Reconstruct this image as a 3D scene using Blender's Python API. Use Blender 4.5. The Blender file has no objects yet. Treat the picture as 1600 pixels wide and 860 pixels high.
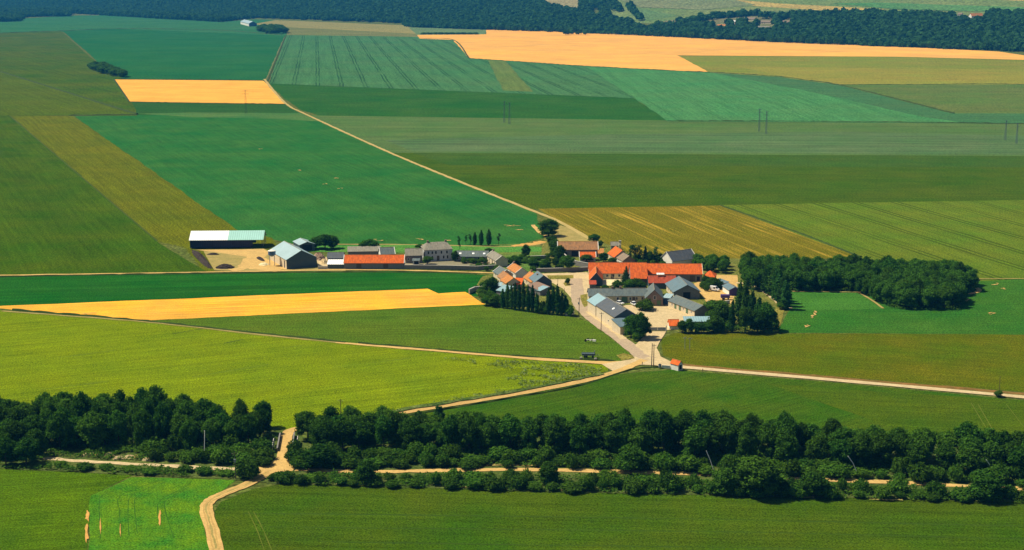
import bpy, math, random
import numpy as np
R = math.radians
PI = math.pi
sc = bpy.context.scene
col = sc.collection
rnd = random.Random(11)

# ------------------------------------------------------------------ camera, light, exposure
CAM_H, PITCH, FPX = 150.0, R(12.0), 2200.0
cam_d = bpy.data.cameras.new('camera')
cam_d.sensor_width = 36.0
cam_d.lens = FPX / 1600.0 * 36.0
cam_d.clip_start, cam_d.clip_end = 1.0, 40000.0
cam = bpy.data.objects.new('camera', cam_d)
col.objects.link(cam)
cam.location = (0, 0, CAM_H)
cam.rotation_euler = (PI / 2 - PITCH, 0, 0)
sc.camera = cam

SUN_EL, SUN_AZ = R(56.0), R(-80.0)          # azimuth measured from +Y towards +X: behind the village, to the left
sdir = (math.sin(SUN_AZ) * math.cos(SUN_EL), math.cos(SUN_AZ) * math.cos(SUN_EL), math.sin(SUN_EL))
world = bpy.data.worlds.new('World')
sc.world = world
world.use_nodes = True
wn = world.node_tree
sky = wn.nodes.new('ShaderNodeTexSky')
sky.sky_type = 'NISHITA'
sky.sun_disc = False
sky.sun_elevation = SUN_EL
sky.sun_rotation = SUN_AZ
bg = wn.nodes['Background']
bg.inputs['Strength'].default_value = 0.06
wn.links.new(sky.outputs['Color'], bg.inputs['Color'])
sun_d = bpy.data.lights.new('sun', 'SUN')
sun_d.energy = 5.0
sun_d.angle = R(0.5)
sun_d.color = (1.0, 0.91, 0.72)
sun = bpy.data.objects.new('sun', sun_d)
col.objects.link(sun)
from mathutils import Vector
sun.rotation_euler = Vector(sdir).to_track_quat('Z', 'Y').to_euler()
sun.location = (-300, 500, 400)
sc.view_settings.view_transform = 'Standard'
sc.view_settings.look = 'None'
sc.view_settings.gamma = 1.0
sc.view_settings.use_curve_mapping = False
sc.view_settings.exposure = 0.35

# ------------------------------------------------------------------ pixel -> ground
cp, sp = math.cos(PITCH), math.sin(PITCH)
def ray(x, y):
    u, v = (x - 800.0) / FPX, -(y - 430.0) / FPX
    return u, cp + v * sp, -sp + v * cp
def flat(x, y):
    dx, dy, dz = ray(x, y)
    t = -CAM_H / dz
    return dx * t, dy * t
HK = 0.07                                   # slope of the wooded hillside
_p, _q = flat(0, 13), flat(1600, 79.5)
HB = (_q[1] - _p[1]) / (_q[0] - _p[0])
HA = _p[1] - HB * _p[0]
def hill_edge(X):
    X = max(-3500.0, min(2300.0, X))
    return HA + HB * X
def ground_z(X, Y):
    return min(170.0, max(0.0, HK * (Y - hill_edge(X))))
LIFT = [0.0]                                # things stand on the top of the thin ground sheets
def at(x, y):
    p = at0(x, y)
    p.z += LIFT[0]
    return p
def at0(x, y):
    """world point of the terrain seen at photograph pixel (x, y)"""
    dx, dy, dz = ray(x, y)
    t = -CAM_H / dz if dz < 0 else 1e9
    if dz >= 0 or dy * t > HA + HB * dx * t:
        t = (CAM_H + HK * HA) / (HK * (dy - HB * dx) - dz)
        return Vector((dx * t, dy * t, CAM_H + dz * t))
    return Vector((dx * t, dy * t, 0.0))
def ppm(y):                                 # pixels per metre on the ground row y
    p = flat(800, y)
    return FPX / math.hypot(p[1], CAM_H)

# ------------------------------------------------------------------ materials
def lin(r, g, b):
    f = lambda c: (c / 255 / 12.92) if c / 255 <= 0.04045 else ((c / 255 + 0.055) / 1.055) ** 2.4
    return (f(r), f(g), f(b))
class NT:
    def __init__(s, name, rough=0.9, spec=0.1):
        s.m = bpy.data.materials.new(name)
        s.m.use_nodes = True
        s.t = s.m.node_tree
        s.b = s.t.nodes['Principled BSDF']
        s.b.inputs['Roughness'].default_value = rough
        s.b.inputs['Specular IOR Level'].default_value = spec
    def n(s, typ, **kw):
        nd = s.t.nodes.new(typ)
        for k, v in kw.items():
            setattr(nd, k, v)
        return nd
    def put(s, sock, v):
        if isinstance(v, bpy.types.NodeSocket):
            s.t.links.new(v, sock)
        else:
            sock.default_value = v
    def math(s, op, a, b=0.0, c=0.0, clamp=False):
        nd = s.n('ShaderNodeMath', operation=op, use_clamp=clamp)
        s.put(nd.inputs[0], a); s.put(nd.inputs[1], b); s.put(nd.inputs[2], c)
        return nd.outputs[0]
    def vmul(s, v, k):
        nd = s.n('ShaderNodeVectorMath', operation='MULTIPLY')
        s.put(nd.inputs[0], v); s.put(nd.inputs[1], k)
        return nd.outputs[0]
    def scale(s, v, k):
        nd = s.n('ShaderNodeVectorMath', operation='SCALE')
        s.put(nd.inputs[0], v); s.put(nd.inputs['Scale'], k)
        return nd.outputs[0]
    def noise(s, v, scale, detail=3.0, rough=0.55):
        nd = s.n('ShaderNodeTexNoise')
        s.put(nd.inputs['Vector'], v)
        nd.inputs['Scale'].default_value = scale
        nd.inputs['Detail'].default_value = detail
        nd.inputs['Roughness'].default_value = rough
        return nd.outputs['Fac']
    def rng(s, v, a, b, c=0.0, d=1.0):
        nd = s.n('ShaderNodeMapRange')
        s.put(nd.inputs['Value'], v)
        for i, k in enumerate((a, b, c, d)):
            nd.inputs[i + 1].default_value = k
        return nd.outputs[0]
    def mix(s, f, a, b):
        nd = s.n('ShaderNodeMix', data_type='RGBA')
        s.put(nd.inputs['Factor'], f)
        s.put(nd.inputs[6], a if isinstance(a, bpy.types.NodeSocket) else (*a, 1))
        s.put(nd.inputs[7], b if isinstance(b, bpy.types.NodeSocket) else (*b, 1))
        return nd.outputs[2]
    def pos(s):
        return s.n('ShaderNodeNewGeometry').outputs['Position']
    def obj(s):
        return s.n('ShaderNodeTexCoord').outputs['Object']
    def out(s, c):
        s.put(s.b.inputs['Base Color'], c)
        return s.m

def crop(name, base, var, ang=0.0, patch=90.0, grain=1.5, g=0.55, streak=0.17, sw=5.0, tram=None, bands=None, amt=1.0, gold=None):
    """standing crop: patchy colour, drilling streaks along ang, grain of the plants, optional wheel tracks"""
    k = NT(name, 1.0, 0.0)
    P = k.pos()
    mp = k.n('ShaderNodeMapping')
    k.put(mp.inputs['Vector'], P)
    mp.inputs['Rotation'].default_value = (0, 0, -ang)
    Q = mp.outputs[0]
    c = k.mix(k.math('MULTIPLY', k.rng(k.noise(P, 1.0 / patch, 5.0, 0.62), 0.33, 0.67), amt), base, var)
    st = k.noise(k.vmul(Q, (1.0 / (sw * 28), 1.0 / sw, 1.0)), 1.0, 3.0, 0.6)
    v = k.rng(st, 0.32, 0.68, 1.0 - streak * .8, 1.0 + streak * .8)
    gr = k.noise(P, 1.0 / grain, 2.0, 0.7)
    v = k.math('MULTIPLY', v, k.rng(gr, 0.34, 0.66, 1.0 - g, 1.0 + g))
    v = k.math('MULTIPLY', v, k.rng(k.noise(P, 2.7 / patch, 4.0, .7), .36, .64, .93, 1.07))
    if bands:                                # broad passes of the sprayer or header, across ang
        sx = k.n('ShaderNodeSeparateXYZ'); k.put(sx.inputs[0], Q)
        w = k.math('SINE', k.math('MULTIPLY', sx.outputs[1], 2 * PI / bands[0]))
        w = k.math('MULTIPLY', w, k.rng(k.noise(P, 1 / 70.0, 2.0), 0.35, 0.65))
        v = k.math('MULTIPLY', v, k.rng(w, -1, 1, 1 - bands[1], 1 + bands[1]))
    if gold:                                 # ripe streaks along the drilling
        gm = k.rng(k.noise(k.vmul(Q, (1 / 150.0, 1 / 3.4, 1.0)), 1.0, 3.0, .6), .50, .64)
        gm = k.math('MULTIPLY', gm, k.rng(k.noise(P, 1 / 75.0, 2.0), .40, .60, .15, .95))
        c = k.mix(gm, c, gold)
    c = k.scale(c, v)
    if tram:
        sx = k.n('ShaderNodeSeparateXYZ'); k.put(sx.inputs[0], Q)
        sp_, wd, dk = tram
        wob = k.math('MULTIPLY', k.noise(P, 1 / 60.0, 1.0), sp_ * 0.10)
        m = k.math('PINGPONG', k.math('ADD', sx.outputs[1], wob), sp_ / 2)
        a = k.math('COMPARE', m, 1.3 + wd * 0.5, wd / 2)
        fade = k.rng(k.noise(P, 1 / 110.0, 2.0), 0.30, 0.55, 0.25, 1.0)
        c = k.mix(k.math('MULTIPLY', k.math('MULTIPLY', a, dk), fade), c, tuple(0.35 * x for x in base))
    return k.out(c)

def dirt(name, a, b, scale=6.0, g=0.18, rough=0.95):
    k = NT(name, rough, 0.08)
    P = k.pos()
    c = k.mix(k.rng(k.noise(P, 1 / scale, 5.0, 0.65), 0.3, 0.7), a, b)
    c = k.scale(c, k.rng(k.noise(P, 1 / 0.8, 2.0), 0.25, 0.75, 1 - g, 1 + g))
    return k.out(c)

def plain(name, a, b=None, scale=1.5, rough=0.7, spec=0.3, metal=0.0, rib=None):
    k = NT(name, rough, spec)
    O = k.obj()
    b = b or tuple(x * 0.75 for x in a)
    c = k.mix(k.rng(k.noise(O, 1 / scale, 5.0, 0.65), 0.3, 0.7), a, b)
    if 'tile' in name or 'slate' in name or 'roof' in name:
        c = k.scale(c, k.rng(k.noise(k.vmul(O, (2.2, .35, .35)), 1.0, 3.0, .7), .34, .66, .78, 1.16))
        c = k.mix(k.math('MULTIPLY', k.rng(k.noise(O, .55, 4.0, .7), .56, .70), .55), c, (0.10, 0.085, 0.05))
    if rib:
        sx = k.n('ShaderNodeSeparateXYZ'); k.put(sx.inputs[0], O)
        w = k.math('SINE', k.math('MULTIPLY', sx.outputs[0], 2 * PI / rib))
        c = k.scale(c, k.rng(w, -1, 1, 0.86, 1.08))
    k.b.inputs['Metallic'].default_value = metal
    return k.out(c)

def leaf(name, a, b, hue=0.5):
    k = NT(name, 0.9, 0.02)
    oi = k.n('ShaderNodeObjectInfo')
    gi = k.n('ShaderNodeNewGeometry')
    c = k.mix(gi.outputs['Random Per Island'], a, b)
    v = k.rng(oi.outputs['Random'], 0, 1, 0.62, 1.3)
    w = k.math('FRACT', k.math('MULTIPLY', oi.outputs['Random'], 7.31))
    c = k.scale(k.mix(k.math('MULTIPLY', w, .42), c, (0.085, 0.145, 0.010)), v)
    tr = k.n('ShaderNodeBsdfTranslucent')
    k.put(tr.inputs['Color'], k.vmul(c, (1.25, 1.35, .6)))
    mx = k.n('ShaderNodeMixShader')
    mx.inputs[0].default_value = .30
    k.t.links.new(k.b.outputs[0], mx.inputs[1]); k.t.links.new(tr.outputs[0], mx.inputs[2])
    k.t.links.new(mx.outputs[0], k.t.nodes['Material Output'].inputs['Surface'])
    return k.out(c)

M = {}
# ------------------------------------------------------------------ mesh helpers
class MB:
    def __init__(s):
        s.v, s.f = [], []
    def quad(s, *pts):
        n = len(s.v)
        s.v += [tuple(p) for p in pts]
        s.f.append(tuple(range(n, n + len(pts))))
        return s
    def box(s, x0, y0, z0, x1, y1, z1):
        n = len(s.v)
        s.v += [(x0, y0, z0), (x1, y0, z0), (x1, y1, z0), (x0, y1, z0), (x0, y0, z1), (x1, y0, z1), (x1, y1, z1), (x0, y1, z1)]
        s.f += [tuple(n + i for i in q) for q in ((0, 3, 2, 1), (4, 5, 6, 7), (0, 1, 5, 4), (1, 2, 6, 5), (2, 3, 7, 6), (3, 0, 4, 7))]
        return s
    def prism(s, sec, x0, x1):
        """section of (y, z) points extruded along x"""
        n, m = len(s.v), len(sec)
        s.v += [(x0, y, z) for y, z in sec] + [(x1, y, z) for y, z in sec]
        s.f += [tuple(n + i for i in range(m))[::-1], tuple(n + m + i for i in range(m))]
        for i in range(m):
            j = (i + 1) % m
            s.f.append((n + i, n + j, n + m + j, n + m + i))
        return s
    def tube(s, pts, rads, seg=8):
        rings = []
        for i, (p, r) in enumerate(zip(pts, rads)):
            p = Vector(p)
            d = (Vector(pts[min(i + 1, len(pts) - 1)]) - Vector(pts[max(i - 1, 0)])).normalized()
            a = d.orthogonal().normalized() if abs(d.z) < 0.99 else Vector((1, 0, 0))
            b = d.cross(a).normalized()
            n = len(s.v)
            s.v += [tuple(p + (a * math.cos(2 * PI * k / seg) + b * math.sin(2 * PI * k / seg)) * r) for k in range(seg)]
            rings.append(n)
        for a, b in zip(rings, rings[1:]):
            s.f += [(a + k, a + (k + 1) % seg, b + (k + 1) % seg, b + k) for k in range(seg)]
        s.f += [tuple(rings[0] + k for k in range(seg))[::-1], tuple(rings[-1] + k for k in range(seg))]
        return s
    def mesh(s, name, m):
        me = bpy.data.meshes.new(name)
        me.from_pydata(s.v, [], s.f)
        if m is not None:
            me.materials.append(m)
        me.update()
        return me
    def build(s, name, m, parent=None, smooth=False):
        me = s.mesh(name, m)
        if smooth:
            me.polygons.foreach_set('use_smooth', [True] * len(me.polygons))
        o = bpy.data.objects.new(name, me)
        col.objects.link(o)
        if parent:
            o.parent = parent
        return o
def tag(o, label, cat, group=None, kind=None):
    if label: o['label'] = label
    if cat: o['category'] = cat
    if group: o['group'] = group
    if kind: o['kind'] = kind
    return o
def thing(name, loc, rz, label, cat, group=None):
    o = bpy.data.objects.new(name, None)
    o.empty_display_size = 0.5
    col.objects.link(o)
    o.location = loc
    o.rotation_euler = (0, 0, rz)
    return tag(o, label, cat, group)
LAYER = [0]
FARL = [0]
def nextz():
    LAYER[0] += 1
    return 0.003 * LAYER[0]
def farz(step):
    FARL[0] += 1
    return step * FARL[0]
def sheet(name, pts, m, z=None):
    """flat polygon of ground cover given in photograph pixels"""
    z = nextz() if z is None else z
    P = [at(*p) + Vector((0, 0, z)) for p in pts]
    Q, er = [], random.Random(len(pts) * 7 + int(abs(P[0].x)))
    for a, b in zip(P, P[1:] + P[:1]):
        d = b - a
        D = max(1.0, (a + b).length / 2)
        st = max(5.0, D / 110)
        k = max(1, min(90, int(d.length / st)))
        n = Vector((-d.y, d.x, 0)).normalized() * min(1.6, D / 900) * (.35 if name in ('yard', 'road_junction', 'village_square') else .8)
        w = 0.0
        for i in range(k):
            w = w * .6 + er.uniform(-1, 1) * .7
            Q.append(a.lerp(b, i / k) + (n * w if i else Vector((0, 0, 0))))
    mb = MB()
    mb.v = [tuple(p) for p in Q]
    P = Q
    mb.f = [tuple(range(len(P)))]
    me = mb.mesh(name, m)
    if me.polygons[0].normal.z < 0:
        me.flip_normals()
    o = bpy.data.objects.new(name, me)
    col.objects.link(o)
    o['kind'] = 'structure'
    return o
def smooth_line(P, n=6):
    if len(P) < 3:
        return P
    out = []
    for i in range(len(P) - 1):
        p0, p1, p2, p3 = P[max(i - 1, 0)], P[i], P[i + 1], P[min(i + 2, len(P) - 1)]
        for k in range(n):
            t = k / n
            out.append(0.5 * ((2 * p1) + (p2 - p0) * t + (2 * p0 - 5 * p1 + 4 * p2 - p3) * t * t + (3 * p1 - p0 - 3 * p2 + p3) * t ** 3))
    out.append(P[-1])
    return out
def strip(name, pts, width, m, z=None, wob=0.12, sm=True):
    """road or path along a line given in photograph pixels; ragged edges"""
    z = nextz() if z is None else z
    P = [at(*p) for p in pts]
    if sm: P = smooth_line(P)
    Q = [P[0]]
    for a, b in zip(P, P[1:]):
        L = (b - a).length
        k = max(1, int(L / 6))
        Q += [a.lerp(b, (i + 1) / k) for i in range(k)]
    mb = MB()
    w0 = width if isinstance(width, (int, float)) else None
    for i, p in enumerate(Q):
        d = (Q[min(i + 1, len(Q) - 1)] - Q[max(i - 1, 0)])
        n = Vector((-d.y, d.x, 0)).normalized()
        w = w0 if w0 else width[0] + (width[1] - width[0]) * i / len(Q)
        a = w / 2 * (1 + rnd.uniform(-wob, wob)); b = w / 2 * (1 + rnd.uniform(-wob, wob))
        mb.v += [tuple(p + n * a + Vector((0, 0, z))), tuple(p - n * b + Vector((0, 0, z)))]
    mb.f = [(2 * i, 2 * i + 1, 2 * i + 3, 2 * i + 2) for i in range(len(Q) - 1)]
    o = mb.build(name, m)
    o['kind'] = 'structure'
    return o
def bank(pts, width, h, m, name='field_margin'):
    """low grassy bank between two fields"""
    P = smooth_line([at(*p) for p in pts])
    Q = [P[0]]
    for a, b in zip(P, P[1:]):
        k = max(1, int((b - a).length / max(3, width)))
        Q += [a.lerp(b, (i + 1) / k) for i in range(k)]
    mb = MB()
    for i, p in enumerate(Q):
        d = Q[min(i + 1, len(Q) - 1)] - Q[max(i - 1, 0)]
        n = Vector((-d.y, d.x, 0)).normalized() * width / 2 * rnd.uniform(.8, 1.2)
        hh = h * rnd.uniform(.45, 1.15)
        mb.v += [tuple(p + n), tuple(p + n * .4 + Vector((0, 0, hh))), tuple(p - n * .4 + Vector((0, 0, hh))), tuple(p - n)]
    for i in range(len(Q) - 1):
        mb.f += [(4 * i + j, 4 * i + j + 1, 4 * i + j + 5, 4 * i + j + 4) for j in range(3)]
    o = mb.build(name, m)
    o['kind'] = 'structure'
    return o
def pang(a, b):
    p, q = at(*a), at(*b)
    return math.atan2(q.y - p.y, q.x - p.x)

# ------------------------------------------------------------------ ground sheet, fields, roads
M['ground'] = crop('meadow', (0.075, 0.105, 0.018), (0.10, 0.11, 0.025), 0, 60, 2.0)
mb = MB()
xs = [-9000, -3500, 2300, 9000]
for X in xs:
    e = hill_edge(X)
    mb.v += [(X, -1500, 0), (X, e, 0), (X, e + 170 / HK, 170), (X, 15000, 170)]
for i in range(3):
    for j in range(3):
        a = i * 4 + j
        mb.f.append((a, a + 4, a + 5, a + 1))
mb.build('ground', M['ground'])['kind'] = 'structure'

def grain_for(y):
    return max(0.5, 2.4 / ppm(y))
def field(name, pts, base, var, y, d=None, **kw):
    """base and var are albedos; y the photo row that sets the grain; d = two pixels along the drilling direction"""
    kw.setdefault('grain', grain_for(y))
    kw.setdefault('patch', 55 / max(0.4, ppm(y)) * 2.0)
    kw.setdefault('sw', 3.2 / ppm(y) * 2)
    if base[1] > base[0] * .85:              # green crops
        base, var = tuple(x * .86 for x in base), tuple(x * .86 for x in var)
    m = crop(name + '_crop', base, var, pang(*d) if d else 0.0, **kw)
    return sheet(name, pts, m, farz(.12) if name == 'far_field' else farz(.012) if y < 160 else None)

# beyond the woods
field('far_field', [(945, -25), (2300, -25), (2300, 30), (1600, 24), (1500, 24), (1190, 26), (1060, 38), (985, 36), (955, 34), (945, 14)], (0.12, 0.20, 0.055), (0.19, 0.22, 0.07), 15)
field('far_field', [(1130, -2), (1220, 6), (1390, 15), (1290, 17), (1180, 10)], (0.38, 0.27, 0.07), (0.30, 0.24, 0.07), 10)
field('far_field', [(1235, -14), (1600, 2), (2100, 6), (2100, -20)], (0.32, 0.24, 0.07), (0.36, 0.26, 0.08), 5)
field('far_field', [(990, 12), (1060, 25), (1010, 33), (985, 24)], (0.10, 0.19, 0.06), (0.14, 0.2, 0.07), 15)
field('far_field', [(825, -30), (908, -30), (908, 17), (880, 16), (850, 6)], (0.30, 0.24, 0.11), (0.22, 0.2, 0.09), 5)
field('far_field', [(1020, 42), (1040, 33), (1100, 26), (1240, 26), (1235, 46), (1100, 52)], (0.19, 0.17, 0.075), (0.14, 0.15, 0.06), 30)
field('far_field', [(1400, 15), (1500, 18), (1600, 20), (2100, 26), (2100, 14), (1600, 12), (1380, 5), (1300, 6)], (0.07, 0.20, 0.055), (0.10, 0.21, 0.06), 12)
field('far_field', [(950, -6), (1130, -4), (1180, 8), (1100, 16), (1000, 12)], (0.20, 0.21, 0.09), (0.15, 0.2, 0.08), 8)
field('far_field', [(1190, 18), (1290, 19), (1260, 24), (1130, 25)], (0.11, 0.19, 0.06), (0.14, 0.19, 0.07), 20)
# far plateau
field('barley_field', [(-600, 30), (-100, 33), (38, 29), (108, 25), (170, 24), (350, 34), (400, 30.5), (450, 32.5), (450, 58), (100, 50), (-600, 60)], (0.032, 0.14, 0.04), (0.048, 0.15, 0.045), 40)
strip('farm_track', [(108, 22), (170, 25), (260, 30)], 9, dirt('pale_soil', (0.42, 0.33, 0.13), (0.3, 0.27, 0.1), 30), wob=.3)
field('barley_field', [(98, 49), (180, 45), (445, 56), (430, 90), (413, 127), (180, 126), (140, 85)], (0.016, 0.112, 0.028), (0.030, 0.128, 0.030), 90, ((180, 110), (420, 112)))
field('wheat_field', [(-600, 58), (0, 52), (96, 49), (140, 90), (195, 125), (214, 181), (-600, 181)], (0.040, 0.096, 0.002), (0.080, 0.108, 0.004), 110, ((0, 112), (215, 180)))
field('wheat_field', [(-260, 32), (0, 112), (214, 180), (-600, 181), (-600, 60)], (0.088, 0.118, 0.004), (0.062, 0.106, 0.003), 150, ((0, 112), (215, 180)))
M['rank'] = dirt('rank_grass', (0.028, 0.055, 0.008), (0.05, 0.075, 0.012), 20)  # dark grass tone; on the banks it imitates shadow at crop edges
bank([(-120, 75), (0, 112), (214, 179)], 5, 1.1, M['rank'])
bank([(-200, 60), (0, 52), (100, 48.5), (180, 45.5), (330, 47), (440, 55)], 7, 1.4, M['rank'])
field('stubble_field', [(178, 124.5), (411, 126.5), (446, 163), (202, 159)], (0.76, 0.37, 0.06), (0.66, 0.32, 0.05), 140, ((200, 140), (430, 143)), g=.12, streak=.15)
field('barley_field', [(202, 160), (446, 163.5), (480, 184), (212, 180)], (0.022, 0.092, 0.012), (0.036, 0.098, 0.016), 170)
field('oat_field', [(430, 31.8), (630, 39.8), (640, 42), (660, 58), (448, 56), (450, 46), (395, 38)], (0.24, 0.225, 0.065), (0.27, 0.23, 0.07), 45)
field('oat_field', [(448, 42.5), (655, 53.5), (655, 60), (448, 56)], (0.145, 0.165, 0.04), (0.17, 0.17, 0.05), 50)
field('oat_field', [(638, 43), (762, 46.5), (758, 54), (652, 55)], (0.12, 0.20, 0.075), (0.14, 0.2, 0.08), 50)
field('wheat_field', [(447, 55), (650, 58), (712, 62), (733, 91), (917, 103), (992, 154), (420, 131)], (0.052, 0.165, 0.054), (0.070, 0.165, 0.056), 95, ((460, 60), (437, 127)), tram=(33, 2.0, 0.8))
field('wheat_field', [(762, 94), (790, 96), (833, 144), (786, 142)], (0.105, 0.17, 0.035), (0.12, 0.165, 0.04), 115, ((775, 95), (805, 143)))
field('stubble_field', [(760, 45), (880, 50), (1000, 55), (1200, 65), (1400, 73), (1560, 81), (1600, 87), (2100, 112), (2100, 118), (1600, 94), (1400, 89), (1058, 87), (1112, 113.5), (1060, 111), (915, 104), (733, 91.5), (708, 62.5), (656, 61), (652, 55), (760, 54)], (0.78, 0.38, 0.070), (0.60, 0.32, 0.080), 80, ((760, 60), (1300, 80)), g=.12, streak=.14)
field('pea_field', [(1060, 87.5), (1400, 89), (1600, 94.5), (2100, 118), (2100, 150), (1600, 133), (1310, 133), (1230, 123), (1110, 114)], (0.165, 0.215, 0.022), (0.22, 0.205, 0.03), 110, ((1100, 95), (1500, 97)))
field('pea_field', [(1150, 104), (1600, 110), (2100, 122), (2100, 150), (1600, 133), (1310, 133), (1240, 123)], (0.225, 0.19, 0.028), (0.185, 0.20, 0.026), 120, ((1100, 105), (1500, 107)))
field('oat_field', [(1303, 133), (1600, 132.5), (2100, 150), (2100, 195), (1600, 179), (1490, 179), (1400, 156)], (0.085, 0.155, 0.030), (0.118, 0.15, 0.036), 155)
field('barley_field', [(1110, 114), (1220, 121), (1310, 133.5), (1400, 156), (1490, 178), (1600, 178), (2100, 190), (2100, 210), (1600, 194), (1500, 193), (1440, 183), (1250, 140)], (0.05, 0.15, 0.052), (0.065, 0.145, 0.05), 150)
field('barley_field', [(1440, 181), (1500, 177), (1600, 178), (2100, 190), (2100, 212), (1600, 194), (1520, 193)], (0.095, 0.12, 0.026), (0.075, 0.12, 0.03), 185)
bank([(915, 104), (1060, 111.5), (1110, 113.5), (1220, 120.5), (1260, 126), (1310, 133), (1400, 155), (1490, 178)], 5, 1.3, M['rank'])
bank([(1300, 133), (1450, 132.5), (1600, 132.5), (1900, 143)], 4, .9, M['rank'])
field('barley_field', [(915, 104), (1110, 114), (1250, 140), (1440, 183), (1510, 193), (1043, 190), (990, 153)], (0.055, 0.205, 0.062), (0.075, 0.20, 0.062), 145, ((950, 110), (1075, 187)), tram=(48, 1.3, 0.45))
field('barley_field', [(420, 130), (700, 140), (988, 153), (1045, 189), (760, 187), (500, 182), (470, 172), (445, 155)], (0.020, 0.100, 0.012), (0.040, 0.112, 0.016), 160, ((430, 135), (980, 155)))
field('flax_field', [(482, 180.5), (1043, 188.5), (1500, 192.5), (2100, 205), (2100, 252), (1600, 245), (640, 251), (605, 237)], (0.070, 0.150, 0.034), (0.098, 0.150, 0.042), 215, ((600, 220), (1500, 224)), streak=.2, sw=9.0)
field('flax_field', [(600, 219), (900, 211), (1300, 206), (1700, 214), (2100, 222), (2100, 246), (1600, 242), (900, 237), (645, 237)], (0.098, 0.150, 0.056), (0.070, 0.145, 0.046), 225, ((600, 220), (1500, 224)), streak=.28, sw=10.0)
bank([(1043, 189), (1300, 190.5), (1500, 192.5), (1900, 198)], 4, .9, M['rank'])
field('wheat_field', [(612, 239), (1600, 245), (2100, 251), (2100, 312), (1600, 313), (1130, 321), (840, 328), (815, 323), (720, 285)], (0.040, 0.094, 0.003), (0.068, 0.105, 0.005), 280, ((700, 260), (1500, 262)), streak=.22)
field('wheat_field', [(645, 239), (1600, 244), (1600, 262), (700, 258)], (0.04, 0.10, 0.010), (0.06, 0.105, 0.012), 250, ((700, 260), (1500, 262)))
field('rape_field', [(840, 326.5), (1125, 321.5), (1345, 403), (1155, 408), (1000, 408), (930, 385), (900, 362)], (0.125, 0.122, 0.005), (0.175, 0.142, 0.009), 360, ((1120, 325), (1330, 401)), gold=(0.36, 0.24, 0.03), streak=.12, patch=50)
field('wheat_field', [(1125, 320.5), (1600, 313), (2100, 310), (2100, 445), (1600, 436), (1500, 445), (1340, 440), (1345, 403)], (0.085, 0.155, 0.010), (0.122, 0.158, 0.012), 370, ((1160, 322), (1475, 434)), tram=(27, 1.5, 0.8), streak=.22)
bank([(1125, 321), (1240, 361), (1345, 402)], 2.0, .6, M['rank'])
field('maize_field', [(115, 182), (210, 180), (470, 177), (480, 181.5), (600, 236), (720, 286), (838, 334), (850, 372), (800, 384), (700, 392), (500, 390), (370, 362)], (0.018, 0.122, 0.022), (0.044, 0.140, 0.024), 280, ((125, 185), (372, 360)), streak=.16, g=.34)
bank([(108, 181), (214, 180)], 5, 1.3, M['rank'])
bank([(178, 124.5), (300, 125.3), (411, 126.5)], 4, 1.2, M['rank'])
bank([(202, 160), (320, 162), (446, 163.5)], 4, 1.0, M['rank'])
bank([(178, 124.5), (190, 142), (202, 160)], 3, 1.0, M['rank'])
strip('field_margin', [(447, 55), (432, 90), (416, 126)], 9, dirt('tan_grass', (0.16, 0.15, 0.05), (0.10, 0.13, 0.04), 20), wob=.3)
bank([(447, 55), (433, 90), (418, 127)], 4, .9, M['rank'])
bank([(733, 91.5), (915, 104)], 4, 1.0, M['rank'])
bank([(656, 61), (708, 62.5), (733, 91.5)], 4, 1.0, M['rank'])
field('maize_field', [(215, 178), (300, 176), (470, 177), (500, 190), (430, 186), (300, 183)], (0.10, 0.17, 0.04), (0.045, 0.15, 0.035), 180)
field('wheat_field', [(15, 180), (115, 182), (373, 361), (425, 372), (445, 400), (420, 428), (318, 424), (290, 388), (245, 378)], (0.125, 0.132, 0.003), (0.09, 0.118, 0.003), 300, ((60, 182), (300, 370)), streak=.22)
field('wheat_field', [(-600, 180), (15, 180), (246, 378), (322, 424), (0, 431), (-600, 444)], (0.034, 0.090, 0.001), (0.062, 0.102, 0.002), 320, ((15, 180), (246, 378)), bands=(60, .10), streak=.2)
strip('field_margin', [(15, 181), (130, 279), (246, 377)], 1.1, M['rank'])
field('barley_field', [(-600, 447), (0, 431), (400, 425), (650, 424), (757, 430), (775, 440), (790, 470), (735, 462), (680, 460), (0, 482), (-600, 510)], (0.010, 0.098, 0.008), (0.022, 0.105, 0.010), 450, ((0, 455), (700, 440)), streak=.3, sw=6.0)
field('stubble_field', [(-30, 479.5), (0, 478.5), (668, 451.5), (685, 459), (727, 456.5), (758, 476), (220, 501.5), (60, 488)], (0.80, 0.37, 0.028), (0.60, 0.31, 0.045), 475, ((0, 481), (690, 455)), g=.18, streak=.28, patch=35)
field('wheat_field', [(218, 502), (758, 476), (880, 492), (925, 505), (988, 556), (988, 568), (830, 560), (540, 538)], (0.062, 0.128, 0.007), (0.092, 0.14, 0.009), 520, ((230, 502), (880, 495)), streak=.22)
field('rape_field', [(-600, 452), (0, 485.5), (220, 503), (540, 538), (700, 552), (950, 571), (950, 580), (700, 637), (480, 672), (0, 660), (-600, 640)], (0.172, 0.222, 0.002), (0.125, 0.19, 0.003), 580, ((0, 600), (600, 540)), bands=(14, .07), streak=.24, sw=2.0)
bank([(20, 485), (220, 502), (400, 521.3), (540, 536)], 1.8, .8, M['rank'])
bank([(560, 536.5), (700, 548.5), (830, 558.8), (960, 564.5)], 1.5, .7, M['rank'])
field('wheat_field', [(480, 674), (700, 640), (960, 586), (1050, 578), (1300, 598), (1600, 626), (2100, 672), (2100, 735), (1600, 700), (1000, 690), (700, 690), (480, 700)], (0.030, 0.095, 0.004), (0.062, 0.105, 0.005), 640, ((700, 640), (960, 586)), streak=.26)
field('wheat_field', [(1200, 600), (1600, 628), (2100, 672), (2100, 735), (1600, 690), (1400, 670)], (0.070, 0.105, 0.004), (0.048, 0.10, 0.004), 650, ((1100, 640), (1500, 660)), streak=.25)
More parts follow.
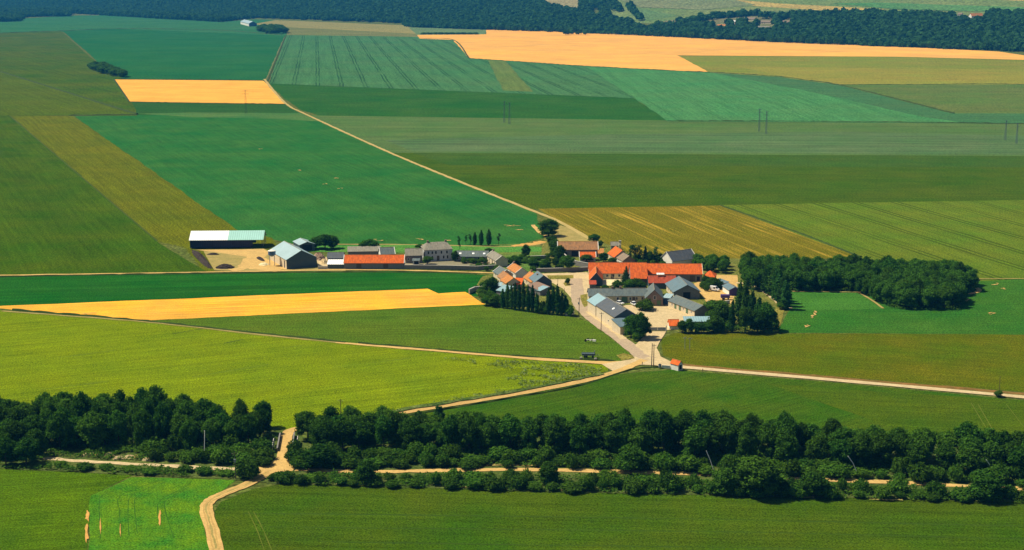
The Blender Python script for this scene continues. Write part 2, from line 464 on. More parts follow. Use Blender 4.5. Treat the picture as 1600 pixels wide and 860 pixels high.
field('wheat_field', [(1034, 530), (1052, 521), (1600, 523), (2100, 530), (2100, 664), (1600, 613), (1300, 589), (1070, 570), (1036, 556)], (0.066, 0.112, 0.002), (0.112, 0.114, 0.003), 560, ((1100, 560), (1500, 590)), streak=.2)
field('sugar_beet_field', [(1212, 520), (1236, 482), (1232, 455), (1340, 457), (1500, 441), (1600, 436), (2100, 445), (2100, 532), (1600, 523.5)], (0.026, 0.118, 0.012), (0.050, 0.135, 0.014), 490, ((1250, 500), (1600, 502)))
field('clover_field', [(1233, 456), (1340, 457), (1378, 483), (1238, 486)], (0.055, 0.165, 0.020), (0.042, 0.15, 0.018), 470)
field('wheat_field', [(-900, 740), (0, 733), (212, 741), (150, 772), (139, 800), (136, 860), (100, 1250), (-1200, 1250)], (0.085, 0.15, 0.002), (0.05, 0.11, 0.003), 790, ((0, 760), (200, 748)), streak=.28, sw=1.3)
field('barley_field', [(205, 746), (370, 750), (330, 780), (312, 800), (328, 860), (370, 1100), (110, 1100), (138, 860), (142, 775)], (0.036, 0.165, 0.012), (0.110, 0.212, 0.006), 790, ((150, 850), (157, 770)), streak=.12, patch=9)
field('wheat_field', [(335, 800), (345, 785), (395, 765), (440, 757), (600, 762), (900, 767), (1250, 778), (1600, 785), (2200, 800), (2500, 1250), (420, 1250), (350, 870)], (0.036, 0.092, 0.003), (0.064, 0.098, 0.004), 810, ((350, 800), (1600, 832)), streak=.26, sw=2.2, patch=42)
M['track_bright'] = dirt('track_bright', (0.022, 0.082, 0.004), (0.035, 0.11, 0.005), 5)
M['track_rape'] = dirt('track_rape', (0.085, 0.135, 0.003), (0.11, 0.16, 0.004), 5)
M['track_green'] = dirt('track_green', (0.022, 0.055, 0.003), (0.035, 0.068, 0.004), 8)
for pts in ([(380, 803), (700, 806), (1100, 812), (1700, 825)], [(420, 824), (800, 828), (1200, 833), (1700, 846)], [(500, 847), (900, 853), (1300, 858)]):
    strip('wheel_track', pts, 0.6, M['track_green'], wob=.6)
for pts in ([(388, 800), (402, 830), (418, 875)], [(396, 800), (412, 830), (430, 875)], [(1517, 630), (1540, 668)], [(1528, 632), (1551, 672)], [(1572, 632), (1600, 668)]):
    strip('wheel_track', pts, 0.22, M.setdefault('worn', bpy.data.materials.get('worn_crop') or dirt('worn_crop', (0.13, 0.14, 0.02), (0.075, 0.105, 0.01), 8)), wob=.7)
for pts in ([(157, 842), (155, 790), (160, 775), (200, 760), (225, 749)], [(188, 842), (187, 800), (184, 782), (198, 770), (240, 755), (262, 748)], [(202, 838), (200, 800), (203, 778), (220, 768), (262, 753)],
            [(215, 835), (210, 790), (214, 778), (235, 767)], [(247, 808), (247, 788), (258, 777), (285, 764), (300, 753)], [(272, 842), (257, 790), (272, 775), (295, 762)]):
    strip('wheel_track', pts, 0.24, M['track_bright'], wob=.6)
for q, pts in enumerate(([(150, 512), (205, 507)], [(270, 522), (330, 512)], [(350, 537), (380, 531)], [(440, 545), (475, 540)], [(90, 560), (180, 548)], [(300, 590), (420, 570)], [(520, 575), (640, 560)], [(700, 585), (790, 574)], [(60, 610), (170, 596)])):
    strip('wheel_track', pts, (.5, 1.1), M['rank'] if q in (1, 2) else M['track_rape'], wob=.8, sm=False)
# scrub strip of the old railway
M['scrub'] = crop('scrub_grass', (0.04, 0.075, 0.012), (0.10, 0.12, 0.03), 0, 9, .8, g=.4)
sheet('scrub_ground', [(-400, 650), (0, 655), (430, 668), (480, 686), (700, 676), (1000, 680), (1600, 700), (2100, 730), (2100, 800), (1600, 783), (1200, 777), (800, 768), (430, 757), (390, 752), (210, 743), (0, 733), (-400, 740)], M['scrub'])
sheet('olive_grass', [(1160, 452), (1182, 448), (1212, 470), (1226, 486), (1216, 520), (1180, 520), (1165, 500)], crop('dry_grass', (0.14, 0.14, 0.025), (0.21, 0.17, 0.035), 0, 14, 1.0))
sheet('village_grass', [(755, 432), (880, 428), (900, 452), (905, 495), (880, 492), (800, 480), (758, 474), (740, 455)], crop('village_turf', (0.09, 0.12, 0.02), (0.16, 0.15, 0.035), 0, 12, .8))
sheet('village_grass', [(700, 386), (840, 380), (860, 400), (850, 428), (770, 425), (700, 420)], crop('garden_turf', (0.06, 0.15, 0.025), (0.12, 0.15, 0.03), 0, 18, .8))
sheet('garden_lawn', [(480, 385), (640, 383), (850, 386), (850, 394), (700, 396), (480, 394)], crop('lawn', (0.055, 0.20, 0.03), (0.09, 0.2, 0.035), 0, 25, .8))
sheet('farm_ground', [(850, 372), (925, 374), (1000, 400), (1160, 405), (1165, 440), (1215, 470), (1205, 520), (1060, 520), (930, 445), (880, 425), (845, 400)], bpy.data.materials['village_turf'])

M['sand'] = dirt('sandy_gravel', (0.58, 0.375, 0.125), (0.43, 0.28, 0.095), 5)
M['pale'] = dirt('pale_gravel', (0.56, 0.43, 0.235), (0.43, 0.33, 0.175), 4)
M['tarmac'] = dirt('worn_tarmac', (0.34, 0.26, 0.175), (0.42, 0.315, 0.20), 5)
M['earth'] = dirt('bare_earth', (0.60, 0.32, 0.075), (0.46, 0.25, 0.07), 4)
M['drydirt'] = dirt('dry_ground', (0.36, 0.27, 0.09), (0.22, 0.19, 0.05), 6)
M['rut'] = dirt('wheel_rut', (0.46, 0.29, 0.09), (0.36, 0.24, 0.08), 3)
M['greygravel'] = dirt('grey_gravel', (0.19, 0.18, 0.11), (0.25, 0.21, 0.13), 5)
# yards
sheet('yard', [(318, 393), (412, 389), (425, 395), (445, 418), (500, 418), (540, 420), (540, 424), (400, 425), (335, 423)], M['drydirt'])
sheet('yard', [(305, 391), (412, 390), (422, 396), (400, 404), (345, 396)], M['sand'])
strip('yard', [(420, 396), (395, 402), (385, 412), (378, 420), (360, 423)], 6, M['sand'], wob=.3)
strip('yard', [(400, 400), (402, 412), (412, 420), (440, 421)], 11, M['sand'], wob=.3)
sheet('yard', [(404, 405), (445, 409), (452, 422), (412, 420)], M['sand'])
sheet('yard', [(494, 404), (514, 402), (514, 421), (497, 421)], M['pale'])
sheet('yard', [(632, 408), (765, 408), (765, 423), (660, 421), (632, 419)], M['greygravel'])
sheet('village_square', [(838, 428.5), (918, 426), (921, 440), (920, 484), (908, 484), (896, 470), (880, 452), (858, 440), (838, 434)], M['pale'])
sheet('grass_island', [(854, 431), (896, 430.5), (896, 437), (858, 437.5)], bpy.data.materials['dry_grass'])
sheet('grass_island', [(880, 443), (886, 440.5), (893, 443), (892, 447), (883, 448)], bpy.data.materials['dry_grass'])
sheet('yard', [(945, 478), (1043, 476), (1086, 497), (1064, 514), (1040, 517), (1013, 517), (985, 521), (962, 500)], M['pale'])
sheet('yard', [(1084, 444), (1118, 430), (1152, 431), (1152, 455), (1142, 476), (1105, 474)], M['sand'])
sheet('yard', [(938, 432), (975, 432), (975, 442), (960, 447), (940, 447)], dirt('cream_gravel', (0.72, 0.62, 0.36), (0.6, 0.52, 0.3), 3))
sheet('yard', [(866, 350), (890, 357), (928, 378), (930, 384), (868, 381)], M['drydirt'])
# roads
strip('field_track', [(413, 124), (430, 145), (450, 165), (480, 180), (600, 235), (720, 285), (820, 325), (870, 345), (915, 370), (930, 380)], 3.3, dirt('straw_track', (0.46, 0.33, 0.12), (0.34, 0.27, 0.085), 15), wob=.2)
strip('field_track', [(-300, 438), (0, 431), (200, 428), (400, 424.5), (530, 422.3), (650, 423.5), (745, 426.5), (790, 428), (838, 430)], 2.3, M['sand'], wob=.4)
strip('field_track', [(455, 383), (560, 382.5), (650, 383), (800, 386), (850, 381)], 2.2, M['drydirt'], wob=.4)
strip('field_track', [(833, 352), (846, 366), (868, 372), (882, 370)], 2.5, M['sand'], wob=.3)
strip('field_track', [(800, 385), (830, 382), (850, 378)], 6, M['earth'], wob=.5)
strip('field_track', [(2, 487), (220, 503.2), (400, 523), (530, 536.2)], 1.6, M['drydirt'], wob=.5)
strip('field_track', [(525, 536), (620, 544), (700, 550), (830, 561), (940, 567.5), (995, 567)], (2.0, 4.6), M['sand'], wob=.2)
strip('road', [(900, 436), (902, 455), (904, 472), (916, 490), (938, 508), (960, 524), (985, 543), (1006, 561)], 6.2, M['tarmac'], wob=.1)
strip('pavement', [(919, 488), (938, 502), (962, 520), (975, 531)], 2.6, M['pale'], wob=.3)
sheet('grass_verge', [(907, 462), (918, 460), (919, 478), (913, 481)], bpy.data.materials['dry_grass'])
sheet('road_junction', [(1014, 518.5), (1041, 518.5), (1033, 531), (1026, 545), (1032, 558), (1050, 567), (1066, 573), (1058, 579), (1025, 572), (1000, 571), (960, 582), (940, 570), (985, 563), (996, 556), (984, 546), (995, 538)], M['pale'])
strip('road', [(972, 533), (988, 546), (1004, 558), (1020, 562)], 5.2, M['tarmac'], wob=.25)
strip('road', [(1010, 560), (1030, 564), (1060, 573), (1100, 577.5), (1300, 594.5), (1600, 621.5), (1900, 650)], 3.6, M['pale'], wob=.12)
bank([(1066, 570), (1100, 573.8), (1300, 590.5), (1600, 616), (1900, 643)], 2.6, .55, dirt('verge_earth', (0.24, 0.12, 0.035), (0.12, 0.09, 0.02), 6))
sheet('grass_verge', [(963, 556), (974, 553), (988, 556), (992, 561), (972, 565)], bpy.data.materials['dry_grass'])
strip('road', [(348, 920), (337.5, 859), (330, 825), (322, 797), (328, 784), (346, 774), (390, 756), (420, 738), (436, 726), (443, 709), (447, 690), (451, 676), (466, 671), (500, 667), (594, 651.5), (681, 637), (790, 619.5), (897, 599.5), (960, 583), (990, 571), (1006, 563)], 3.7, M['sand'], wob=.1)
sheet('road_junction', [(402, 731), (424, 722.5), (436, 716), (441, 706), (453, 706), (452, 718), (464, 731), (457, 737), (430, 739), (400, 752), (396, 747), (412, 739), (402, 738)], M['sand'])
strip('wheel_track', [(337.5, 859), (330, 825), (322, 797), (328, 784), (346, 774), (390, 756), (420, 738)], .55, bpy.data.materials['rank_grass'] if False else M['drydirt'], wob=.9)
for q in (-4.2, 4.6):
    strip('wheel_track', [(337.5 + q, 862), (330 + q, 825), (322 + q * .9, 797), (328 + q * .8, 785.5 - q * .12), (346 + q * .3, 774.5 + q * .5), (390, 756 + q * .45), (420, 738 + q * .4)], .5, M['rut'], wob=.6)
for q in (-2.2, 2.2):
    strip('wheel_track', [(594, 651.5 + q * .5), (681, 637 + q * .45), (790, 619.5 + q * .45), (897, 599.5 + q * .4), (960, 583 + q * .4)], .45, M['rut'], wob=.7)
strip('railway_path', [(60, 716), (130, 722), (240, 728), (330, 733), (405, 735)], (2.2, 2.6), M['pale'], wob=.4)
strip('railway_path', [(462, 735), (560, 738), (680, 737), (800, 735), (1000, 739), (1300, 751), (1600, 765), (1800, 775)], 2.8, M['sand'], wob=.35)
strip('railway_path', [(760, 728), (900, 728), (990, 732)], 1.6, M['drydirt'], wob=.6)
strip('field_track', [(1150, 443), (1178, 446), (1203, 463), (1222, 478), (1236, 483)], 2.6, M['pale'], wob=.3)
strip('field_track', [(1232, 456.3), (1345, 457.5)], 1.3, M['drydirt'])
strip('field_track', [(1340, 457), (1362, 470), (1380, 483)], 1.3, M['drydirt'])
strip('field_track', [(1488, 460), (1515, 460), (1530, 455), (1520, 448)], 2.2, M['sand'], wob=.3)
strip('field_track', [(1524, 437), (1600, 436.5), (1800, 440)], 1.5, M['drydirt'])
bank([(-200, 445), (0, 433.5), (400, 427), (650, 426), (745, 429)], 1.6, .7, M['rank'], 'grass_verge')
# bare patches where nothing came up
def patch(pts_c, w, h, m, n=15):
    x, y = pts_c
    if h > 15:
        sheet('bare_soil', [(x + w * .45 * math.cos(2 * PI * i / n) * rnd.uniform(.25, 1.4), y + h / 2 * math.sin(2 * PI * i / n) * rnd.uniform(.6, 1.15)) for i in range(n)], m)
        return
    for q in range(3 if w > 7 else 2):
        u, v = x + w * rnd.uniform(-.3, .3), y + h * rnd.uniform(-.45, .45)
        l = w * rnd.uniform(.25, .5)
        sl = h * rnd.uniform(-.25, .5)
        strip('bare_soil', [(u - l / 2, v - sl / 2), (u + l * rnd.uniform(-.1, .1), v + rnd.uniform(-.2, .2) * h), (u + l / 2, v + sl / 2)], (rnd.uniform(.3, .6), rnd.uniform(.6, 1.3)), m, wob=.6)
for x, y, w, h in ((137, 808, 9, 18), (135, 835, 10, 30), (250, 812, 5, 26), (157, 823, 2.5, 26), (188, 830, 2, 22),
                   (1272, 491, 10, 9), (1268, 497, 8, 5), (1263, 511, 12, 4), (1555, 445, 14, 3), (1567, 452, 8, 5), (1510, 470, 12, 4), (1548, 491, 14, 4),
                   (527, 279, 14, 1.6), (531, 295, 10, 1.6), (508, 288, 9, 1.3), (466, 267, 10, 1.6), (407, 234, 10, 1.2), (800, 354, 25, 3), (812, 360, 20, 2),
                   (655, 375, 16, 3), (700, 376, 22, 3), (590, 376, 16, 3), (150, 712, 26, 3), (205, 716, 30, 4), (232, 721, 20, 3)):
    patch((x, y), w, h, M['earth'] if y > 700 and x < 260 and h > 5 else M['sand'])
patch((140, 491), 36, 3, M['drydirt'])
for x, y, w, h in ((545, 758, 60, 1.5), (720, 764, 50, 1.6), (900, 768, 60, 1.5), (1250, 780, 60, 1.6), (1390, 783, 60, 1.6)):
    patch((x, y), w, h, M['drydirt'])
# pale weeds between the two tracks
strip('weeds', [(600, 647), (681, 633.5), (790, 616), (890, 596.5), (940, 585)], 2.6, crop('weed_edge', (0.03, 0.065, 0.01), (0.12, 0.15, 0.04), 0, 6, .9, g=.5), wob=.5)
bank([(610, 654.5), (700, 639.5), (800, 622.5), (900, 604.5), (985, 578.5), (1030, 574.5)], 1.1, .6, M['rank'])

LIFT[0] = nextz()
# ------------------------------------------------------------------ building materials
M['orange_tile'] = plain('orange_tile', (0.74, 0.155, 0.022), (0.50, 0.085, 0.022), 1.3, .85, .1)
M['tan_tile'] = plain('tan_tile', (0.52, 0.22, 0.06), (0.38, 0.15, 0.05), 1.2, .9, .1)
M['old_tile'] = plain('old_tile', (0.40, 0.19, 0.075), (0.24, 0.14, 0.075), 2.0, .9, .1)
M['red_tile'] = plain('red_tile', (0.42, 0.075, 0.035), (0.33, 0.06, 0.03), 1.5, .9, .1)
M['slate'] = plain('slate', (0.085, 0.120, 0.130), (0.135, 0.155, 0.135), 1.6, .7, .25)
M['dark_slate'] = plain('dark_slate', (0.062, 0.076, 0.095), (0.10, 0.108, 0.115), 1.6, .7, .25)
M['blue_slate'] = plain('blue_slate', (0.10, 0.165, 0.20), (0.125, 0.18, 0.19), 2.0, .6, .3)
M['grey_roof'] = plain('grey_roof', (0.20, 0.19, 0.15), (0.27, 0.24, 0.18), 1.6, .85, .15)
M['brown_roof'] = plain('brown_roof', (0.26, 0.19, 0.13), (0.20, 0.16, 0.12), 1.5, .9, .1)
M['tin'] = plain('galvanised_tin', (0.34, 0.46, 0.48), (0.29, 0.40, 0.41), 4.0, .5, .4, rib=1.1)
M['white_tin'] = plain('white_tin', (0.94, 0.93, 0.88), (0.90, 0.89, 0.84), 5.0, .55, .4, rib=1.2)
M['cyan_tin'] = plain('pale_green_tin', (0.34, 0.62, 0.54), (0.31, 0.56, 0.49), 5.0, .55, .4, rib=1.2)
M['blue_tin'] = plain('pale_blue_tin', (0.26, 0.40, 0.43), (0.22, 0.35, 0.38), 4.0, .5, .4, rib=1.1)
M['white'] = plain('whitewash', (0.80, 0.78, 0.70), (0.68, 0.64, 0.54), 1.5, .9, .1)
M['cream'] = plain('cream_render', (0.66, 0.56, 0.38), (0.54, 0.44, 0.29), 1.4, .9, .1)
M['pale_render'] = plain('pale_render', (0.56, 0.55, 0.52), (0.44, 0.43, 0.42), 1.2, .9, .1)
M['stone'] = plain('stone', (0.24, 0.225, 0.20), (0.16, 0.155, 0.145), .8, .95, .1)
M['brick'] = plain('brick', (0.27, 0.19, 0.145), (0.20, 0.15, 0.12), .8, .95, .1)
M['cladding'] = plain('dark_cladding', (0.06, 0.09, 0.105), (0.08, 0.11, 0.115), 2.0, .6, .3, rib=.9)
M['navy'] = plain('navy_cladding', (0.010, 0.014, 0.055), (0.014, 0.018, 0.065), 2.0, .6, .3, rib=1.0)  # colour of the blue shade in the barn's open front
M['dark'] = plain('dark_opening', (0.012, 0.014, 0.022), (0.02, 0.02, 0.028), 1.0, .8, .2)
M['glass'] = plain('window_glass', (0.02, 0.028, 0.04), (0.03, 0.035, 0.05), .6, .15, .5)
M['timber'] = plain('timber', (0.15, 0.11, 0.07), (0.10, 0.075, 0.05), .6, .9, .1)
M['pole_wood'] = plain('pole_wood', (0.07, 0.055, 0.045), (0.10, 0.08, 0.06), .6, .9, .1)
M['green_door'] = plain('green_door', (0.12, 0.20, 0.10), (0.09, 0.16, 0.08), 1.0, .7, .2)
M['steel'] = plain('grey_steel', (0.22, 0.25, 0.28), (0.17, 0.2, 0.22), 1.0, .5, .4)
M['rust'] = plain('rusty_tin', (0.36, 0.20, 0.13), (0.26, 0.2, 0.15), 1.0, .8, .2, rib=1.0)
M['blue_paint'] = plain('blue_paint', (0.05, 0.12, 0.24), (0.045, 0.10, 0.2), 1.5, .45, .4)
M['purple'] = plain('violet_sheet', (0.08, 0.045, 0.20), (0.06, 0.035, 0.15), 1.0, .6, .3)
M['rubber'] = plain('rubber', (0.015, 0.015, 0.016), None, .3, .9, .1)
M['car_white'] = plain('white_car_paint', (0.78, 0.78, 0.76), (0.74, 0.74, 0.72), 1.0, .3, .5)
M['concrete'] = plain('concrete', (0.50, 0.47, 0.40), (0.40, 0.38, 0.33), .7, .9, .1)
M['bark'] = plain('bark', (0.085, 0.065, 0.045), (0.05, 0.04, 0.03), .5, .95, .1)
M['birch'] = plain('pale_bark', (0.88, 0.86, 0.78), (0.74, 0.72, 0.64), .5, .9, .1)

# ------------------------------------------------------------------ buildings
def house(name, A, B, W, h, rise, label, cat, roof, wall, kind='gable', ov=0.35, run=None, wins=(), doors=(), chim=(), verge=None, group=None,
          gable=None, skylights=()):
    """A, B: photo pixels of the base of the long wall; the house extends W metres to the left of A->B.
    wins / doors: (side, u, z, w, h): side f(ront) b(ack) l(eft) r(ight); chim: (u, v)"""
    a, b = at(*A), at(*B)
    d = b - a
    L = d.length
    root = thing(name, a, math.atan2(d.y, d.x), label, cat, group)
    t, sl = 0.16, (rise / (W / 2) if kind != 'shed' else rise / W)
    rm, wm = M[roof], M[wall]
    gm = M[gable] if gable else None
    z0 = -0.8
    mb = MB()
    if kind == 'gable':
        mb.quad((0, 0, z0), (L, 0, z0), (L, 0, h), (0, 0, h)).quad((L, W, z0), (0, W, z0), (0, W, h), (L, W, h))
        for gq in (((0, W, z0), (0, 0, z0), (0, 0, h), (0, W / 2, h + rise), (0, W, h)), ((L, 0, z0), (L, W, z0), (L, W, h), (L, W / 2, h + rise), (L, 0, h))):
            if gm: MB().quad(*gq).build('gable_wall', gm, root)
            else: mb.quad(*gq)
        if gm:
            mb = MB().quad((0, 0, z0), (L, 0, z0), (L, 0, h), (0, 0, h))
            MB().quad((L, W, z0), (0, W, z0), (0, W, h), (L, W, h)).build('wall', wm, root)
        mb.build('wall', wm, root)
        he = h - ov * sl
        r = MB().prism([(-ov, he + .01), (-ov, he + t), (W / 2, h + rise + t), (W + ov, he + t), (W + ov, he + .01), (W / 2, h + rise + .01)], -ov, L + ov)
    elif kind == 'hip':
        run = W / 2 if run is None else run
        run = min(run, L / 2 - .2)
        mb.quad((0, 0, z0), (L, 0, z0), (L, 0, h), (0, 0, h)).quad((L, W, z0), (0, W, z0), (0, W, h), (L, W, h))
        mb.quad((0, W, z0), (0, 0, z0), (0, 0, h), (0, W, h)).quad((L, 0, z0), (L, W, z0), (L, W, h), (L, 0, h))
        mb.build('wall', wm, root)
        r = MB()
        e = [(-ov, -ov, h), (L + ov, -ov, h), (L + ov, W + ov, h), (-ov, W + ov, h)]
        u = [(x, y, z + t) for x, y, z in e]
        p, q = (run, W / 2, h + rise + t), (L - run, W / 2, h + rise + t)
        r.quad(u[0], u[1], q, p).quad(u[2], u[3], p, q).quad(u[1], u[2], q).quad(u[3], u[0], p)
        for i in range(4):
            j = (i + 1) % 4
            r.quad(e[i], e[j], u[j], u[i])
        r.quad(e[3], e[2], e[1], e[0])
    else:
        H = h + rise
        mb.quad((0, 0, z0), (L, 0, z0), (L, 0, h), (0, 0, h)).quad((L, W, z0), (0, W, z0), (0, W, H), (L, W, H))
        mb.quad((0, W, z0), (0, 0, z0), (0, 0, h), (0, W, H)).quad((L, 0, z0), (L, W, z0), (L, W, H), (L, 0, h))
        mb.build('wall', wm, root)
        r = MB().prism([(-ov, h - ov * sl + .01), (-ov, h - ov * sl + t), (W + ov, H + ov * sl + t), (W + ov, H + ov * sl + .01)], -ov, L + ov)
    ro = r.build('roof', rm, root)
    if verge and kind == 'gable':
        for x0, x1 in ((-ov - .06, -ov + .25), (L + ov - .25, L + ov + .06)):
            MB().prism([(-ov - .05, he + t + .01), (-ov - .05, he + t + .14), (W / 2, h + rise + t + .15), (W + ov + .05, he + t + .14), (W + ov + .05, he + t + .01), (W / 2, h + rise + t + .01)], x0, x1).build('verge', M[verge], ro)
    if kind == 'gable':
        MB().box(-ov, W / 2 - .16, h + rise + t - .10, L + ov, W / 2 + .16, h + rise + t + .07).build('ridge', M['tan_tile'] if 'tile' in roof else M['grey_roof'], ro)
    for u, v in chim:
        zt = h + rise + 1.0
        c = MB().box(u - .45, v - .35, h + rise * .35, u + .45, v + .35, zt).box(u - .52, v - .42, zt, u + .52, v + .42, zt + .14)
        c.build('chimney', M['brick'], ro)
    for u, v in skylights:
        z = h + sl * v + t
        MB().quad((u - .6, v - .5, z - .5 * sl + .04), (u + .6, v - .5, z - .5 * sl + .04), (u + .6, v + .5, z + .5 * sl + .04), (u - .6, v + .5, z + .5 * sl + .04)).build('skylight', M['white_tin'], ro)
    def opening(side, u, z, w, hh, part, m, fm):
        e = .04
        if side == 'f': pane = (u - w / 2, -e, z, u + w / 2, .05, z + hh); ax = 0
        elif side == 'b': pane = (u - w / 2, W - .05, z, u + w / 2, W + e, z + hh); ax = 0
        elif side == 'l': pane = (-e, u - w / 2, z, .05, u + w / 2, z + hh); ax = 1
        else: pane = (L - .05, u - w / 2, z, L + e, u + w / 2, z + hh); ax = 1
        o = MB().box(*pane).build(part, m, root)
        f = MB()
        x0, y0, zz0, x1, y1, zz1 = pane
        k, pr = .11, .03
        if ax == 0:
            yy0, yy1 = (y0 - pr, y1) if side == 'f' else (y0, y1 + pr)
            f.box(x0 - k, yy0, zz0 - k, x1 + k, yy1, zz0).box(x0 - k, yy0, zz1, x1 + k, yy1, zz1 + k)
            f.box(x0 - k, yy0, zz0, x0, yy1, zz1).box(x1, yy0, zz0, x1 + k, yy1, zz1)
        else:
            xx0, xx1 = (x0 - pr, x1) if side == 'l' else (x0, x1 + pr)
            f.box(xx0, y0 - k, zz0 - k, xx1, y1 + k, zz0).box(xx0, y0 - k, zz1, xx1, y1 + k, zz1 + k)
            f.box(xx0, y0 - k, zz0, xx1, y0, zz1).box(xx0, y1, zz0, xx1, y1 + k, zz1)
        f.build('frame', fm, o)
    for w_ in wins: opening(*w_, 'window', M['glass'], M['white'])
    for d_ in doors:
        m = M[d_[5]] if len(d_) > 5 else M['timber']
        opening(*d_[:5], 'door', m, M['timber'])
    root['L'] = L
    return root

def flen(A, B):
    return (at(*B) - at(*A)).length
def row(side, n, L, z, w, h, m0=1.5):
    return [(side, m0 + (L - 2 * m0) * (i / (n - 1) if n > 1 else .5), z, w, h) for i in range(n)]

# open hangar with the white roof
A, B = (297, 389.5), (411, 388.5)
a, b = at(*A), at(*B)
L, W, h, rise = (b - a).length, 15.0, 4.6, 3.7
t_ = thing('open_barn', a, math.atan2((b - a).y, (b - a).x), 'long open-fronted barn with a roof half white and half pale green', 'barn')
sl = rise / (W / 2)
for nm, x0, x1, m, lb in (('roof', -.4, L * .52, 'white_tin', 'white half of the roof'), ('roof', L * .52, L + .4, 'cyan_tin', 'pale green half of the roof')):
    o = MB().prism([(-.5, h - .5 * sl), (-.5, h - .5 * sl + .18), (W / 2, h + rise + .18), (W + .5, h - .5 * sl + .18), (W + .5, h - .5 * sl), (W / 2, h + rise)], x0, x1).build(nm, M[m], t_)
    o['label'] = lb
MB().box(0, W - .2, 0, L * .86, W, h - .05).build('back_wall', M['cladding'], t_)
MB().quad((0, W, 0), (0, 0, 0), (0, 0, h), (0, W / 2, h + rise), (0, W, h)).quad((.12, 0, 0), (.12, W, 0), (.12, W, h), (.12, W / 2, h + rise), (.12, 0, h)).build('gable_wall', M['cyan_tin'], t_)
MB().box(.15, .5, 0, L * .86, .62, h - .15).build('front_wall', M['navy'], t_)  # navy panel painted to stand in for deep shade in the open front
for i in range(8):
    x = .5 + (L - 1) * i / 7
    MB().box(x - .14, .05, 0, x + .14, .35, h - .1).build('post', M['navy'], t_)
MB().box(.2, W * .45, 0, L * .8, W - .4, 2.6).build('straw_stack', M['drydirt'], t_)
for x in (L - .4,):
    for y in (W * .33, W * .66, W - .2):
        MB().box(x - .12, y - .12, 0, x + .12, y + .12, h + (rise * .6 if 4 < y < 11 else 0)).build('post', M['steel'], t_)

house('grain_barn', (422, 406), (448, 421.5), 16.5, 4.6, 4.3, 'large silver-roofed barn with dark gable end beside the blue hopper', 'barn', 'tin', 'cream', gable='cladding',
      doors=[('f', 26, 0, 1.2, 3.6, 'dark')], ov=.3)
house('small_shed', (458.5, 388), (468.5, 394), 8.6, 3.3, 1.5, 'small tin-roofed shed with open dark gable behind the silver barn', 'shed', 'tin', 'cladding', doors=[('r', 4.3, 0, 5.5, 3.2, 'dark')])
house('lean_shed', (512, 416.5), (536, 416.5), 8, 3.9, 2.2, 'dark grey roofed shed at left end of the long orange barn', 'shed', 'dark_slate', 'blue_paint')
house('low_shed', (512, 420.5), (537, 420.5), 5.5, 1.9, 1.2, 'low white-roofed lean-to in front of the dark grey shed', 'shed', 'white_tin', 'cladding', kind='shed')
LB = flen((537.5, 420.5), (631, 420.5))
house('long_barn', (537.5, 420.5), (631, 420.5), 9, 2.7, 3.3, 'long low barn with bright orange roof beside the field track', 'barn', 'orange_tile', 'stone', verge='white',
      doors=[('f', LB * .25, 0, 2.4, 2.1), ('f', LB * .7, 0, 2.4, 2.1)])
house('stone_cottage', (595, 408), (617, 407), 8, 3.0, 2.9, 'small slate cottage with white gable behind the orange barn', 'house', 'slate', 'white', wins=row('f', 2, 7, .9, .9, 1.2), verge='white')
house('stone_outhouse', (634, 412), (660, 411.5), 8, 3.8, 2.9, 'grey stone outhouse with brownish roof left of the manor', 'house', 'grey_roof', 'stone', wins=row('f', 3, 9, 1.3, .8, 1.0))
house('stone_outhouse', (544, 402), (594, 401), 6, 2.4, 1.5, 'long low grey roof behind the orange barn', 'outbuilding', 'grey_roof', 'stone', kind='shed')
house('garden_shed', (645, 415), (655, 415), 3, 1.9, .5, 'tiny open shed with white post between orange barn and manor', 'shed', 'slate', 'white', kind='shed', doors=[('f', 1.9, .1, 2.2, 1.5, 'dark')])
LM = flen((664, 409.5), (707, 407.5))
house('manor_house', (664, 409.5), (707, 407.5), 11, 5.7, 3.2, 'two-storey manor house with grey hipped roof and bright side wall', 'house', 'grey_roof', 'pale_render', kind='hip', run=2.2,
      wins=[('f', LM * q, 3.5, .95, 1.6) for q in (.13, .27, .40, .60, .80)] + [('f', LM * q, .8, .95, 1.7) for q in (.13, .27, .68, .82)] + [('l', q, 3.5, .9, 1.5) for q in (3, 8)],
      doors=[('f', LM * .48, 0, 1.2, 2.4)], chim=[(2.6, 5.5), (LM - 2.6, 5.5)])
LS = flen((713, 409), (762, 409.5))
house('long_slate_house', (713, 409), (762, 409.5), 8, 2.3, 2.3, 'long low slate-roofed range right of the manor', 'house', 'slate', 'stone', wins=row('f', 5, LS, .8, .9, 1.1), skylights=[(2, 2), (9, 2), (LS - 2, 2)])
house('gable_house', (761, 409.5), (775, 418), 6.6, 3.0, 2.3, 'small stone house with pale door wall and white roof edge by the garden wall', 'house', 'grey_roof', 'cream', verge='white',
      doors=[('f', 9, 0, 1.1, 2.0, 'timber')], wins=[('f', 4, 1, .8, 1.1), ('f', 13, 1, .8, 1.1)], chim=[(1.2, 3.3)])
